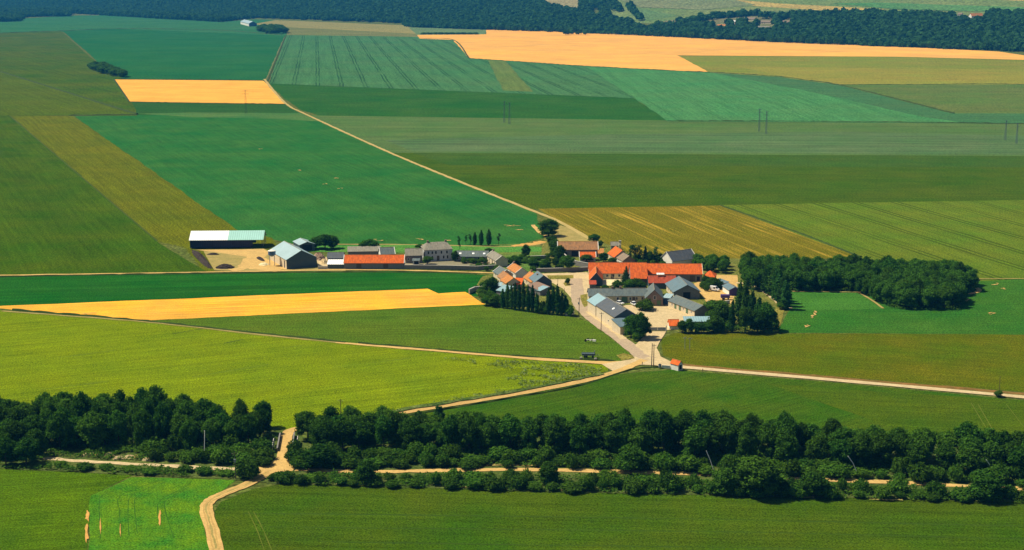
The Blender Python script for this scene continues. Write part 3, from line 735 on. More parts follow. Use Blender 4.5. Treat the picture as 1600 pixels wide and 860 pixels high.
# cottages left of the square
house('cottage', (771, 433), (781, 439), 7, 2.3, 2.4, 'grey-roofed cottage, leftmost of the cottages beside the square', 'cottage', 'slate', 'cream', verge='white', wins=[('f', 3, .9, .8, 1.0)])
house('cottage', (777.5, 440), (786, 445.5), 6, 2.2, 2.2, 'cottage with weathered brown-orange roof between two grey and tan roofs', 'cottage', 'old_tile', 'cream', doors=[('f', 5, 0, .9, 1.9)])
house('cottage', (782.5, 447), (791, 452.5), 7.5, 2.5, 2.4, 'tan-roofed cottage with dark shaded gable behind the poplars', 'cottage', 'tan_tile', 'cream', wins=[('r', 3.7, 1, .9, 1.1)])
house('cottage', (793, 428), (806, 436), 6.5, 2.5, 2.3, 'tan-orange roofed cottage topmost of the cluster beside the square', 'cottage', 'tan_tile', 'white', verge='white', wins=[('f', 5, .9, .8, 1.0), ('f', 12, .9, .8, 1.0)], chim=[(1, 3.2)])
house('cottage', (806, 435.5), (822, 434.5), 7, 1.7, 2.9, 'low cottage with rounded dark slate hipped roof amid orange roofs', 'cottage', 'dark_slate', 'brick', kind='hip', run=2.4)
house('cottage', (818, 443), (830.5, 451), 7, 2.6, 2.7, 'orange-tan cottage with two chimneys facing the square', 'cottage', 'tan_tile', 'cream', chim=[(2, 3.5), (11, 3.5)], wins=[('f', 5, .9, .8, 1.1), ('f', 10, .9, .8, 1.1)])
house('shed', (803, 451.5), (814, 452), 5, 1.9, 1.7, 'little shed with vivid orange roof behind the poplar tops', 'shed', 'orange_tile', 'brick', kind='shed')
house('gable_house', (827, 447), (836, 454), 8.5, 3.6, 3.0, 'tall slate house with dark blue gable at the edge of the square', 'house', 'blue_slate', 'white', gable='cladding', wins=[('f', 4, 1, .8, 1.1)], doors=[('f', 8, 0, .9, 2)])  # gable darker than the walls, its shade put into the colour
house('shed', (842, 462), (858, 456.5), 6.5, 2.0, 1.6, 'shed with rusty pinkish tin roof beside the square', 'shed', 'rust', 'stone', kind='shed')
house('shed', (836, 461), (844, 463), 5, 2.0, 1.1, 'green-grey tin lean-to against the dark blue gable', 'shed', 'blue_tin', 'stone', kind='shed')
house('shed', (776, 462), (790, 464.5), 5.5, 2.0, 1.5, 'blue tin-roofed shed among the bushes by the golden stubble', 'shed', 'blue_tin', 'stone', kind='shed')
house('shed', (774, 455), (784, 455), 3.5, 1.9, .8, 'small pale flat-roofed shed below the tan cottage', 'shed', 'tin', 'stone', kind='shed')
# upper farm
LO = flen((872, 402), (934, 402))
house('tiled_barn', (872, 402), (934, 402), 10, 3.6, 3.4, 'old mossy brown-tiled barn with pale left gable edge below the bare track', 'barn', 'old_tile', 'stone', doors=[('f', LO * .42, 0, 3.4, 2.8, 'dark'), ('f', LO * .2, .3, 1.2, 1.8, 'dark')], verge='white')
house('tiled_outhouse', (906, 409), (930.5, 409), 6, 1.9, 2.2, 'red-orange roofed outhouse in front of the mossy barn', 'outbuilding', 'orange_tile', 'white', verge='white')
house('tiled_outhouse', (935, 404), (943, 404), 5, 2.2, 1.5, 'tiny brick outhouse with tan roof right of the mossy barn', 'outbuilding', 'tan_tile', 'brick', kind='shed')
house('tiled_house', (950, 404.5), (960, 411), 8.5, 2.6, 3.4, 'steep orange-roofed house behind the long orange roof', 'house', 'orange_tile', 'cream', wins=[('f', 5, .9, .8, 1.1)])
house('tiled_house', (963, 411), (973, 416.5), 7, 2.4, 2.4, 'brown-pink roofed house with dark gable behind the long orange roof', 'house', 'brown_roof', 'white', gable='brick')
house('ruined_cottage', (955, 391), (966, 391), 5, 2.0, 1.6, 'tiny grey-roofed cottage next to a tall pale chimney', 'cottage', 'grey_roof', 'stone')
c_ = thing('chimney_stack', at(968.5, 393), 0, 'tall pale pink chimney stack beside the tiny grey cottage', 'chimney')
MB().prism([(-.9, -.2), (-.9, 3.2), (-.45, 4.4), (-.45, 5.4), (.45, 5.4), (.45, 4.4), (.9, 3.2), (.9, -.2)], -.6, .6).build('stack', M['cream'], c_)
MB().box(-.7, -.55, 5.4, .7, .55, 5.6).build('cap', M['concrete'], c_)
house('slate_barn', (1050, 419), (1088, 414), 10, 3.0, 4.1, 'dark slate barn with bright white gable behind the orange roof', 'barn', 'dark_slate', 'white', verge='white')
# great farm
LA = flen((921, 437), (986, 437))
house('farm_range', (921, 437), (987, 437), 10, 2.8, 4.3, 'left wing of the great orange-roofed farmstead with cream yard', 'barn', 'orange_tile', 'cream', wins=row('f', 4, LA, .8, 1.1, 1.3, 6), doors=[('f', LA * .55, 0, 1.3, 2.1)])
house('farm_range', (986, 446.5), (1011, 446.5), 15.5, 3.1, 6.3, 'deep middle block of the great orange-roofed farmstead', 'barn', 'orange_tile', 'stone', doors=[('f', 6, 0, 3, 2.7)])
LC = flen((1011.5, 440.5), (1097, 441))
house('farm_range', (1011.5, 440.5), (1097, 441), 11, 3.6, 4.0, 'right wing of the great orange-roofed farmstead with pale end coping', 'barn', 'orange_tile', 'stone', verge='cream', doors=[('f', LC * .82, 0, 2.4, 2.6), ('f', LC * .93, 0, 1.4, 2.2, 'dark')])
house('farm_gable_wing', (921, 437.5), (921.4, 447.5), 6.3, 2.6, 3.6, 'narrow orange gabled wing with curved cream verge at the road corner', 'house', 'orange_tile', 'cladding', verge='cream', wins=[('r', 3.1, 1.0, .9, 1.1)])
house('lean_shed', (921.5, 451), (931, 451), 3.5, 1.5, 1.0, 'small red-roofed lean-to below the orange gabled wing', 'shed', 'red_tile', 'stone', kind='shed')
house('red_barn', (1014, 452), (1056, 452), 9, 2.6, 2.6, 'dark red tiled barn in front of the orange farmstead', 'barn', 'red_tile', 'cladding', verge=None)
sb = thing('sign_board', at(1025.5, 449.5) + Vector((0, 0, 5.9)), 0, 'long white board above the dark red tiled barn roof', 'board')
sb.rotation_euler = (-.85, 0, 0)
MB().box(0, -.05, 0, 3.8, .05, 1.1).build('panel', M['white_tin'], sb)
for q in (.5, 3.1): MB().box(q - .06, .052, -1.8, q + .06, .15, .85).build('post', M['timber'], sb)
house('slate_gable_barn', (1041, 455), (1053, 468.5), 12.3, 3.3, 3.2, 'blue-grey slate barn with wide gable and cream side wall right of the red barn', 'barn', 'blue_slate', 'cream', gable='stone', ov=.7,
      doors=[('r', 6.1, 0, 3.4, 2.9, 'dark')], wins=row('f', 5, 20, 1.0, .8, 1.4))
LD = flen((920, 474), (1010, 473.5))
house('courtyard_house', (920, 474), (1010, 473.5), 8, 2.9, 2.6, 'long slate-roofed house along the back of the cobbled courtyard', 'house', 'slate', 'cream', chim=[(LD * .42, 4), (LD * .56, 4)],
      wins=[('f', LD * q, .9, 1.0, 1.3) for q in (.5, .72, .83, .93)], doors=[('f', LD * .62, 0, 2.6, 2.3, 'green_door'), ('f', LD * .78, 0, 1.2, 2.2, 'timber')])
house('brick_gable_wing', (1007, 467), (1008.5, 478.5), 8, 3.3, 3.8, 'brick gable wing at right end of the courtyard house', 'house', 'slate', 'brick', wins=[('r', 4.2, 2.7, 1.1, 1.6)], doors=[('r', 6.2, 0, 1.8, 2.2, 'green_door')])
house('road_range', (918, 487), (930.5, 495.6), 10.5, 4.7, 2.9, 'pale blue-roofed barn at the top of the roadside range', 'barn', 'blue_tin', 'cream')
house('road_range', (931.5, 496.5), (960, 516), 10.5, 5.2, 3.0, 'dark slate barn with long cream wall along the village road', 'barn', 'dark_slate', 'cream', gable='cladding', wins=[('f', q, 1.4, .8, .8) for q in (7, 16, 27)], skylights=[(15, 2.6)])
house('lean_shed', (969, 524), (1000, 520.5), 7.5, 3.1, 1.6, 'blue slate lean-to at the near end of the roadside barn', 'shed', 'blue_slate', 'cream', kind='shed')
LR = flen((1044, 479.5), (1085, 496))
house('stable_range', (1044, 479.5), (1085, 496), 8.6, 2.4, 2.0, 'slate-roofed stables with cream wall and green doors right of the courtyard', 'stable', 'slate', 'cream', gable='stone',
      doors=[('f', LR * q, 0, 1.5, 2.0, 'green_door') for q in (.28, .45, .72)], wins=[('f', LR * q, .9, .7, .8) for q in (.15, .58, .88)])
house('link_shed', (1036, 476), (1046, 477), 5, 2.7, .8, 'small tin-roofed link between brick gable and stables', 'shed', 'tin', 'blue_paint', kind='shed')
house('low_shed', (1070, 511), (1110, 511), 5, 1.8, .9, 'long low pale blue tin-roofed shed behind the hedge', 'shed', 'blue_tin', 'stone', kind='shed')
house('gate_lodge', (1046, 515.5), (1060.5, 515.5), 6, 1.3, 1.9, 'little orange-roofed lodge beside the courtyard gate', 'outbuilding', 'orange_tile', 'white')
house('tiled_outhouse', (1099, 441), (1116, 442), 7, 2.2, 2.4, 'small hipped orange outhouse at the right yard', 'outbuilding', 'orange_tile', 'stone', kind='hip')
house('low_shed', (1113, 446.5), (1127, 452), 4, 1.8, .8, 'narrow slate-roofed lean-to across the right yard', 'shed', 'blue_slate', 'white', kind='shed')
house('low_shed', (1129, 456), (1139, 463), 5.5, 2.4, 1.3, 'slate shed with white side wall beside the violet trailer', 'shed', 'blue_slate', 'white', gable='purple')
house('bus_shelter', (1047.5, 577), (1059.5, 580.3), 2.6, 1.9, 1.3, 'small white shelter with red-orange roof beside the road junction', 'shelter', 'orange_tile', 'white', ov=.2, doors=[('r', 1.3, 0, 1.2, 1.6, 'dark')])
# far barn and far houses in the woods
house('far_barn', (376, 38), (389, 41.5), 24, 8, 6, 'lone pale barn with dark blue gable beside the round copse', 'barn', 'tin', 'white', gable='blue_paint', ov=1)
for (x, y, w, d, m, lb) in ((1172, 33, 13, 14, 'brown_roof', 'pinkish house with dark roof line in the far wooded hamlet'),
                            (1147, 38, 9, 10, 'white_tin', 'narrow white house among the trees of the far hamlet'),
                            (1200, 38, 24, 12, 'brown_roof', 'long pale house in the middle of the far wooded hamlet'),
                            (1228, 38, 22, 10, 'brown_roof', 'long low pale house, rightmost of the far wooded hamlet'),
                            (1128, 44, 16, 12, 'tan_tile', 'tan house low on the slope of the far hamlet'),
                            (1192, 47, 18, 12, 'grey_roof', 'tan-grey farmhouse below the far hamlet')):
    k = ppm(y) * 1.0
    house('far_house', (x - w * .5, y), (x + w * .5, y), d, 5, 4, lb, 'house', m, 'cream', ov=.6, wins=[('f', 6, 1.5, 2, 2), ('f', 12, 1.5, 2, 2)])
house('far_house', (1496, 27), (1502, 27), 12, 6, 4, 'tiny white house at left of the far white villa', 'house', 'brown_roof', 'white', ov=.6)
house('far_house', (1518, 30), (1536, 28), 14, 7, 6, 'white villa with bright gable in the far woods', 'house', 'tan_tile', 'white', ov=.6, wins=[('f', 6, 2, 2, 2.4), ('f', 16, 2, 2, 2.4)])

# ------------------------------------------------------------------ walls, gates, bridge
def wall_line(name, pts, h, t, m, label, cat='wall'):
    P = [at(*p) for p in pts]
    root = thing(name, P[0], 0, label, cat)
    mb, cb = MB(), MB()
    for a, b in zip(P, P[1:]):
        d = (b - a).normalized(); n = Vector((-d.y, d.x, 0)) * t / 2
        a2, b2 = a - P[0], b - P[0]
        for bb, z0, z1, k in ((mb, -.3, h, 1.0), (cb, h, h + .14, 1.35)):
            q = [a2 - n * k, b2 - n * k, b2 + n * k, a2 + n * k]
            i = len(bb.v)
            bb.v += [(p.x, p.y, z0) for p in q] + [(p.x, p.y, z1) for p in q]
            bb.f += [tuple(i + j for j in f) for f in ((0, 3, 2, 1), (4, 5, 6, 7), (0, 1, 5, 4), (1, 2, 6, 5), (2, 3, 7, 6), (3, 0, 4, 7))]
    mb.build('masonry', M[m], root)
    cb.build('coping', M['concrete'], root)
    return root
wall_line('garden_wall', [(632, 421), (660, 421.3), (700, 421.8), (745, 423), (776, 421)], 1.7, .5, 'stone', 'long grey stone garden wall beside the track below the manor')
wall_line('garden_wall', [(873, 394), (878, 402), (888, 410), (900, 416), (921, 420)], 2.2, .5, 'stone', 'curved stone wall sweeping down from the mossy barn')
wall_line('garden_wall', [(838, 426.5), (860, 426), (880, 425.5), (919, 424)], 1.6, .5, 'stone', 'dark stone wall along the back of the village square')
wall_line('garden_wall', [(829, 406), (858, 405)], 1.4, .5, 'stone', 'short brown wall between the garden trees')
wall_line('garden_wall', [(733, 460), (742, 456), (756, 455)], 1.8, .5, 'concrete', 'pale wall corner at the end of the stubble field')
wall_line('garden_wall', [(1105, 476), (1122, 477), (1140, 475)], 1.0, .5, 'concrete', 'low pale wall below the violet trailer')
wall_line('garden_wall', [(884, 494), (897, 492)], .9, .5, 'white', 'short white wall at the foot of the dark trees by the road')
wall_line('garden_wall', [(497, 421), (512, 421)], 1.0, .4, 'concrete', 'low pale wall between silver barn and white lean-to')
wall_line('low_wall', [(1034, 576), (1047, 577)], .7, .4, 'white', 'low white wall beside the small shelter')
g = thing('yard_gate', at(1014.5, 519), 0, 'wide dark metal gate with a white post at the courtyard entrance', 'gate')
gl = flen((1014.5, 519), (1040, 519))
MB().box(0, 0, .1, gl / 2 - .05, .08, 1.5).build('leaf', M['steel'], g)
MB().box(gl / 2 + .05, 0, .1, gl, .08, 1.5).build('leaf', M['steel'], g)
MB().box(gl, -.2, -.2, gl + .45, .25, 2.4).build('gate_post', M['white'], g)
MB().box(-.45, -.2, -.2, -.02, .25, 1.8).build('gate_post', M['stone'], g)
# road bridge over the old railway
a, b = at(444.5, 708), at(450, 676)
d = b - a; BL = d.length
br = thing('road_bridge', a, math.atan2(d.y, d.x), 'narrow road bridge with stone parapets and white panels over the overgrown railway', 'bridge')
for s_ in (1, -1):
    y = 2.35 * s_
    MB().box(1, y - .16, -.6, BL * .8, y + .16, .75).box(1, y - .22, .75, BL * .8, y + .22, .87).build('parapet', M['stone'], br)
    for x0, x1 in (((1, 4), (5.2, 8)) if s_ > 0 else ((3, 5), (6, 9.5))):
        p = MB().box(x0, y + s_ * 1.5 - .06, .2, x1, y + s_ * 1.5 + .06, 1.9).build('safety_panel', M['white'], br)
        MB().box(x0 + .1, y + s_ * 1.5 - .16, -.3, x0 + .2, y + s_ * 1.5 - .062, 2.0).box(x1 - .2, y + s_ * 1.5 - .16, -.3, x1 - .1, y + s_ * 1.5 - .062, 2.0).build('panel_post', M['steel'], p)

# ------------------------------------------------------------------ poles and pylons
def pole(px, top, label, arm=True, box=False, r=.16, m='pole_wood', group='utility poles', lean=0.0):
    base = at(*px)
    H = (px[1] - top) / ppm(px[1]) * 1.03
    o = thing('utility_pole', base, rnd.uniform(-.5, .5), label, 'pole', group)
    MB().tube([(0, 0, -.3), (lean * H, 0, H)], [r, r * .65]).build('shaft', M[m], o)
    if arm:
        c = MB().box(lean * H - .9, -.07, H - .75, lean * H + .9, .07, H - .6).build('crossarm', M[m], o)
        MB().tube([(lean * H - .8, 0, H - .6), (lean * H - .8, 0, H - .35)], [.07, .05]).tube([(lean * H + .8, 0, H - .6), (lean * H + .8, 0, H - .35)], [.07, .05]).build('insulator', M['concrete'], c)
    if box:
        MB().box(-.35, -.55, H * .62, .35, -.17, H * .62 + 1.0).build('transformer', M['steel'], o)
    return o
pole((939, 520), 490, 'dark wooden pole leaning beside the roadside barn wall', lean=.02)
pole((904.5, 495), 467, 'dark wooden pole at the road edge by the poplars', lean=.02, box=True)
pole((1018, 574.5), 539, 'left pole of the tall pair in the road junction', arm=False, r=.2, lean=.015)
pole((1021.2, 574), 540, 'right pole of the tall pair in the road junction', arm=True, r=.2)
pole((1070, 547), 528, 'left grey pole of the short pair in the olive field', arm=True, r=.12, m='steel')
pole((1077.5, 548), 529, 'right grey pole of the short pair in the olive field', arm=True, r=.12, m='steel')
pole((533, 664), 626, 'wooden pole with crossarm rising behind the tree belt')
pole((368.5, 750), 709, 'wooden pole with a grey transformer box beside the foreground bush', box=True)
pole((1560.5, 620), 590, 'thin wooden pole beside a dark bush at the right road', arm=False, r=.12)
pole((838, 434), 417, 'thin pole at the back of the village square', arm=False, r=.12)
pole((860, 447), 434, 'short pole in front of the slate house by the square', arm=False, r=.12)
pole((871.5, 450), 437, 'short pole in the middle of the village square', arm=False, r=.12)
pole((882, 463), 452, 'short pole at the road edge above the dark trees', arm=False, r=.12)
def pylon(px, top, w, label, m, group='pylons of the power lines', lattice=True):
    base = at(*px)
    H = (px[1] - top) / ppm(px[1]) * 1.02
    o = thing('pylon', base, .2, label, 'pylon', group)
    mb = MB()
    tw = w * .35
    cs = [(sx, sy) for sx in (-1, 1) for sy in (-1, 1)]
    for sx, sy in cs:
        mb.tube([(sx * w / 2, sy * w / 2, -.5), (sx * tw / 2, sy * tw / 2, H)], [.11, .08], 5)
    n = 9
    for i in range(n):
        z0, z1 = H * i / n, H * (i + 1) / n
        f0 = (w + (tw - w) * i / n) / 2; f1 = (w + (tw - w) * (i + 1) / n) / 2
        for k, (p, q) in enumerate((((-1, -1), (1, -1)), ((1, -1), (1, 1)), ((1, 1), (-1, 1)), ((-1, 1), (-1, -1)))):
            if i % 2: p, q = q, p
            mb.tube([(p[0] * f0, p[1] * f0, z0), (q[0] * f1, q[1] * f1, z1)], [.045, .045], 4)
    mb.build('lattice_mast', M[m], o)
    for z, l in ((H * .97, w * 1.5), (H * .84, w * 1.8)):
        c = MB().box(-l, -.15, z - .2, l, .15, z).build('crossarm', M[m], o)
    return o
M['pylon_brown'] = plain('weathered_steel', (0.09, 0.07, 0.05), (0.13, 0.1, 0.07), 2, .8, .2)
M['pylon_blue'] = plain('blue_grey_steel', (0.10, 0.15, 0.17), (0.12, 0.17, 0.18), 2, .7, .3)
pylon((384.5, 178.5), 143, 2.2, 'brown lattice pylon at the edge of the small golden field', 'pylon_brown')
pylon((788, 192), 160, 1.5, 'left thin pylon of the pair below the tramline field', 'pylon_blue')
pylon((796, 194.5), 162, 1.5, 'right thin pylon of the pair below the tramline field', 'pylon_blue')
pylon((1186, 206), 172, 1.5, 'left thin pylon of the pair over the bright green field edge', 'pylon_blue')
pylon((1197, 210), 176, 1.5, 'right thin pylon of the pair over the bright green field edge', 'pylon_blue')
pylon((1570.5, 219), 190, 1.5, 'left thin pylon of the pair at the right picture edge', 'pylon_blue')
pylon((1588, 225), 194, 1.5, 'right thin pylon of the pair at the right picture edge', 'pylon_blue')

# ------------------------------------------------------------------ hopper, heaps, vehicles
o = thing('feed_hopper', at(425.5, 416), .1, 'blue metal hopper with white lid standing on tall legs', 'silo')
MB().tube([(0, 0, 4.6), (0, 0, 5.6), (0, 0, 7.6)], [.5, 2.0, 2.0], 20).build('tank', M['blue_paint'], o)
MB().tube([(0, 0, 7.6), (0, 0, 7.75), (0, 0, 8.4)], [2.12, 2.12, .3], 20).build('lid', M['white'], o)
for i in range(4):
    an = PI / 4 + i * PI / 2
    MB().box(1.75 * math.cos(an) - .14, 1.75 * math.sin(an) - .14, -.2, 1.75 * math.cos(an) + .14, 1.75 * math.sin(an) + .14, 6.4).build('leg', M['white'], o)
o = MB()
def heap(name, px, lx, ly, h, m, label, rz=0.0, seed=1, cat='heap', n=26):
    r = random.Random(seed)
    mb = MB()
    rings = 7
    for j in range(rings + 1):
        f = j / rings
        for i in range(n):
            an = 2 * PI * i / n
            q = (1 - f) ** .8 * (1 + r.uniform(-.13, .13))
            mb.v.append((lx / 2 * math.cos(an) * q, ly / 2 * math.sin(an) * q, -.4 + (h + .4) * math.sin(f * PI / 2) * (1 + r.uniform(-.12, .12))))
    for j in range(rings):
        for i in range(n):
            k = (i + 1) % n
            mb.f.append((j * n + i, j * n + k, (j + 1) * n + k, (j + 1) * n + i))
    o = mb.build(name, M[m])
    o.location = at(*px)
    o.rotation_euler = (0, 0, rz)
    return tag(o, label, cat)
M['dung'] = dirt('dark_dung', (0.035, 0.026, 0.022), (0.06, 0.045, 0.035), 2)
M['grainpile'] = dirt('pale_grain', (0.78, 0.68, 0.40), (0.7, 0.6, 0.35), 2)
M['rubblemix'] = dirt('rubble', (0.40, 0.26, 0.16), (0.10, 0.07, 0.06), .9, .4)
p0, p1 = at(301, 392), at(329, 420.5)
heap('dung_bund', (315, 406), (p1 - p0).length, 4.2, 1.9, 'dung', 'long dark bund running down from the white barn to the track', math.atan2((p1 - p0).y, (p1 - p0).x), 3, 'bund', 60)
heap('dung_heap', (352, 419), 10, 7, 1.5, 'dung', 'dark brown mound beside the field track below the white barn', 0, 4)
heap('dung_heap', (407, 406), 2.6, 12, .8, 'dung', 'small dark scattered heap left of the blue hopper', .5, 8)
heap('dung_heap', (333, 398.5), 7, 3, .6, 'dung', 'low dark streak of dung in front of the white barn', 0, 9)
heap('grain_heap', (412.5, 414.5), 5.5, 4.5, .8, 'grainpile', 'pale round heap of grain at the foot of the hopper', 0, 5)
heap('rubble_heap', (498, 404), 7, 14, 2.4, 'rubblemix', 'jumbled brown and white scrap heap right of the silver barn', .2, 6)
heap('rubble_heap', (506, 411), 4, 8, 1.6, 'pale', 'pale heap of rubble beside the scrap heap', .2, 7)

for q, (x, y, lx, ly, h) in enumerate(((140, 712, 5, 2.2, .5), (171, 713, 3.5, 2, .7), (203, 716, 4, 2, .5), (186, 718, 4, 2, .6), (231, 720, 4, 2, .5))):
    heap('rubble_heap', (x, y), lx, ly, h, 'pale', ('longest pale rubble heap, leftmost above the left railway path', 'second pale rubble heap from the left above the railway path', 'broad pale rubble heap in the middle above the railway path', 'small low pale rubble heap beside the railway path', 'rightmost pale rubble heap above the left railway path')[q], rnd.uniform(-.2, .2), 30 + q)
def wheel(mb, x, y, r, w):
    mb.tube([(x, y - w / 2, r), (x, y + w / 2, r)], [r, r], 14)
def car(name, px, rz, label, cat, L=4.3, Wd=1.75, H=1.5, van=False, paint='car_white'):
    o = thing(name, at(*px) + Vector((0, 0, .06)), rz, label, cat)
    hb = .78 if not van else 1.0
    sec = [(-L / 2, .28), (-L / 2, hb), (-L / 2 + .12, hb + .05), (L / 2 - .15, hb - .05), (L / 2, hb - .2), (L / 2, .28)]
    if van:
        sec = [(-L / 2, .3), (-L / 2, H - .1), (-L / 2 + .15, H), (L * .18, H), (L * .36, hb + .05), (L / 2 - .1, hb - .1), (L / 2, .7), (L / 2, .3)]
    mb = MB()
    n, m_ = 0, len(sec)
    mb.v = [(x, -Wd / 2, z) for x, z in sec] + [(x, Wd / 2, z) for x, z in sec]
    mb.f = [tuple(range(m_)), tuple(range(2 * m_ - 1, m_ - 1, -1))] + [((i + 1) % m_, i, m_ + i, m_ + (i + 1) % m_) for i in range(m_)]
    mb.build('body', M[paint], o)
    if not van:
        c = MB()
        x0, x1, t0, t1 = -L * .40, L * .22, -L * .28, L * .06
        b_, t = Wd / 2 - .06, Wd / 2 - .22
        lo = [(x0, -b_, hb), (x1, -b_, hb - .02), (x1, b_, hb - .02), (x0, b_, hb)]
        hi = [(t0, -t, H - .06), (t1, -t, H - .06), (t1, t, H - .06), (t0, t, H - .06)]
        c.v = lo + hi
        c.f = [(0, 1, 5, 4), (1, 2, 6, 5), (2, 3, 7, 6), (3, 0, 4, 7)]
        c.build('window', M['glass'], o)
        MB().box(t0 - .06, -t - .02, H - .06, t1 + .06, t + .02, H).build('roof', M[paint], o)
    else:
        MB().quad((L * .19, -Wd / 2 + .1, H - .02), (L * .19, Wd / 2 - .1, H - .02), (L * .355, Wd / 2 - .1, hb + .09), (L * .355, -Wd / 2 + .1, hb + .09)).build('windscreen', M['glass'], o)
        MB().box(-.1, -Wd / 2 - .01, hb + .05, L * .2, Wd / 2 + .01, H - .25).build('window', M['glass'], o)
    for x in (-L * .31, L * .31):
        for y in (-Wd / 2 + .1, Wd / 2 - .1):
            w = MB(); wheel(w, x, y, .32, .22)
            wo = w.build('wheel', M['rubber'], o)
            h_ = MB().tube([(x, y - .12, .32), (x, y + .12, .32)], [.18, .18], 10).build('rim', M['steel'], wo)
    return o
car('parked_car', (968.5, 477), -.9, 'white car parked left of the green door in the courtyard', 'car')
car('parked_car', (990.5, 478.5), -1.2, 'white car parked beside the courtyard bush', 'car')
car('parked_van', (1116, 456), -.6, 'white van parked in the right-hand yard', 'van', 4.8, 1.9, 2.1, van=True)
# violet sheeted trailer in the right yard
def trailer(px, rz, label, L, Wd, z0, z1, m, post=False, group=None):
    o = thing('farm_trailer', at(*px) + Vector((0, 0, .06)), rz, label, 'trailer')
    MB().box(0, 0, z0, L, Wd, z0 + .14).build('bed', M['steel'], o)
    s_ = MB().box(.02, 0, z0 + .143, L - .02, .1, z1).box(.02, Wd - .1, z0 + .143, L - .02, Wd, z1).box(.02, .103, z0 + .143, .12, Wd - .103, z1).box(L - .12, .103, z0 + .143, L - .02, Wd - .103, z1)
    s_.build('side_boards', M[m], o)
    MB().box(.13, .11, z1 - .25, L - .13, Wd - .11, z1 - .12).build('load', M[m], o)
    MB().box(L, Wd / 2 - .08, z0 - .1, L + 1.6, Wd / 2 + .08, z0 + .05).build('drawbar', M['steel'], o)
    if post:
        MB().box(L - .3, .12, z1, L - .12, Wd - .12, z1 + 1.0).build('headboard', M[m], o)
    for x in (L * .22, L * .36, L * .82):
        for y in (.15, Wd - .15):
            w = MB(); wheel(w, x, y, .42, .28)
            w.build('wheel', M['rubber'], o)
    return o
trailer((1126.5, 470), 0, 'violet sheeted trailer parked in the right-hand yard', 4.2, 2.2, .6, 2.0, 'purple')
trailer((909, 561), -.03, 'dark blue farm trailer parked on the edge of the sandy track', 5.4, 2.3, .75, 1.5, 'cladding', post=True)
for px, lb in (((908, 562.5), 'pale concrete block under left end of the dark trailer'), ((930.5, 564), 'pale concrete block under right end of the dark trailer')):
    q = MB().box(-.5, -.3, 0, .5, .3, .45).box(-.42, -.22, .452, .42, .22, .55).build('concrete_block', M['concrete'])
    q.location = at(*px) + Vector((0, 0, .05)); tag(q, lb, 'block', 'blocks beside the trailer')
# implement in the green wedge field
o = thing('farm_implement', at(915, 535.5), -.5, 'pale and dark farm implement lying in the green wedge field', 'implement')
MB().tube([(0, 0, .7), (3.0, .6, .8)], [.14, .14], 6).tube([(.6, -.8, .6), (.8, 1.2, .6)], [.1, .1], 6).tube([(2.2, -.6, .6), (2.4, 1.4, .6)], [.1, .1], 6).build('frame', M['white'], o)
for x, y in ((.4, -.8), (.6, 1.2), (2.4, 1.5)):
    w = MB(); wheel(w, x, y, .55, .2); w.build('wheel', M['rubber'], o)
MB().box(3.0, .3, .3, 4.4, .9, 1.0).build('hopper', M['white'], o)
# bin beside the shelter
o = thing('waste_bin', at(1031, 576), 0, 'grey bin beside the low white wall at the junction', 'bin')
MB().tube([(0, 0, 0), (0, 0, 1.1)], [.55, .62], 12).build('drum', M['steel'], o)
MB().tube([(0, 0, 1.1), (0, 0, 1.25)], [.66, .4], 12).build('lid', M['dark'], o)
for px, lb in (((1003.5, 571), 'small brown marker post at the edge of the junction'), ((1098, 582), 'dark marker post beside the right-hand road')):
    q = MB().box(-.12, -.12, -.2, .12, .12, .75).box(-.16, -.16, .75, .16, .16, .85).build('marker_post', M['timber'])
    q.location = at(*px); tag(q, lb, 'post')

# ------------------------------------------------------------------ trees
M['leaf_dark'] = leaf('dark_leaves', (0.010, 0.054, 0.007), (0.062, 0.168, 0.014))
M['leaf_poplar'] = leaf('poplar_leaves', (0.009, 0.058, 0.015), (0.038, 0.125, 0.024))
M['leaf_bush'] = leaf('bush_leaves', (0.018, 0.078, 0.007), (0.075, 0.165, 0.014))
M['leaf_conifer'] = leaf('conifer_needles', (0.010, 0.040, 0.016), (0.022, 0.065, 0.024))
M['leaf_far'] = leaf('far_leaves', (0.004, 0.040, 0.022), (0.028, 0.105, 0.030))

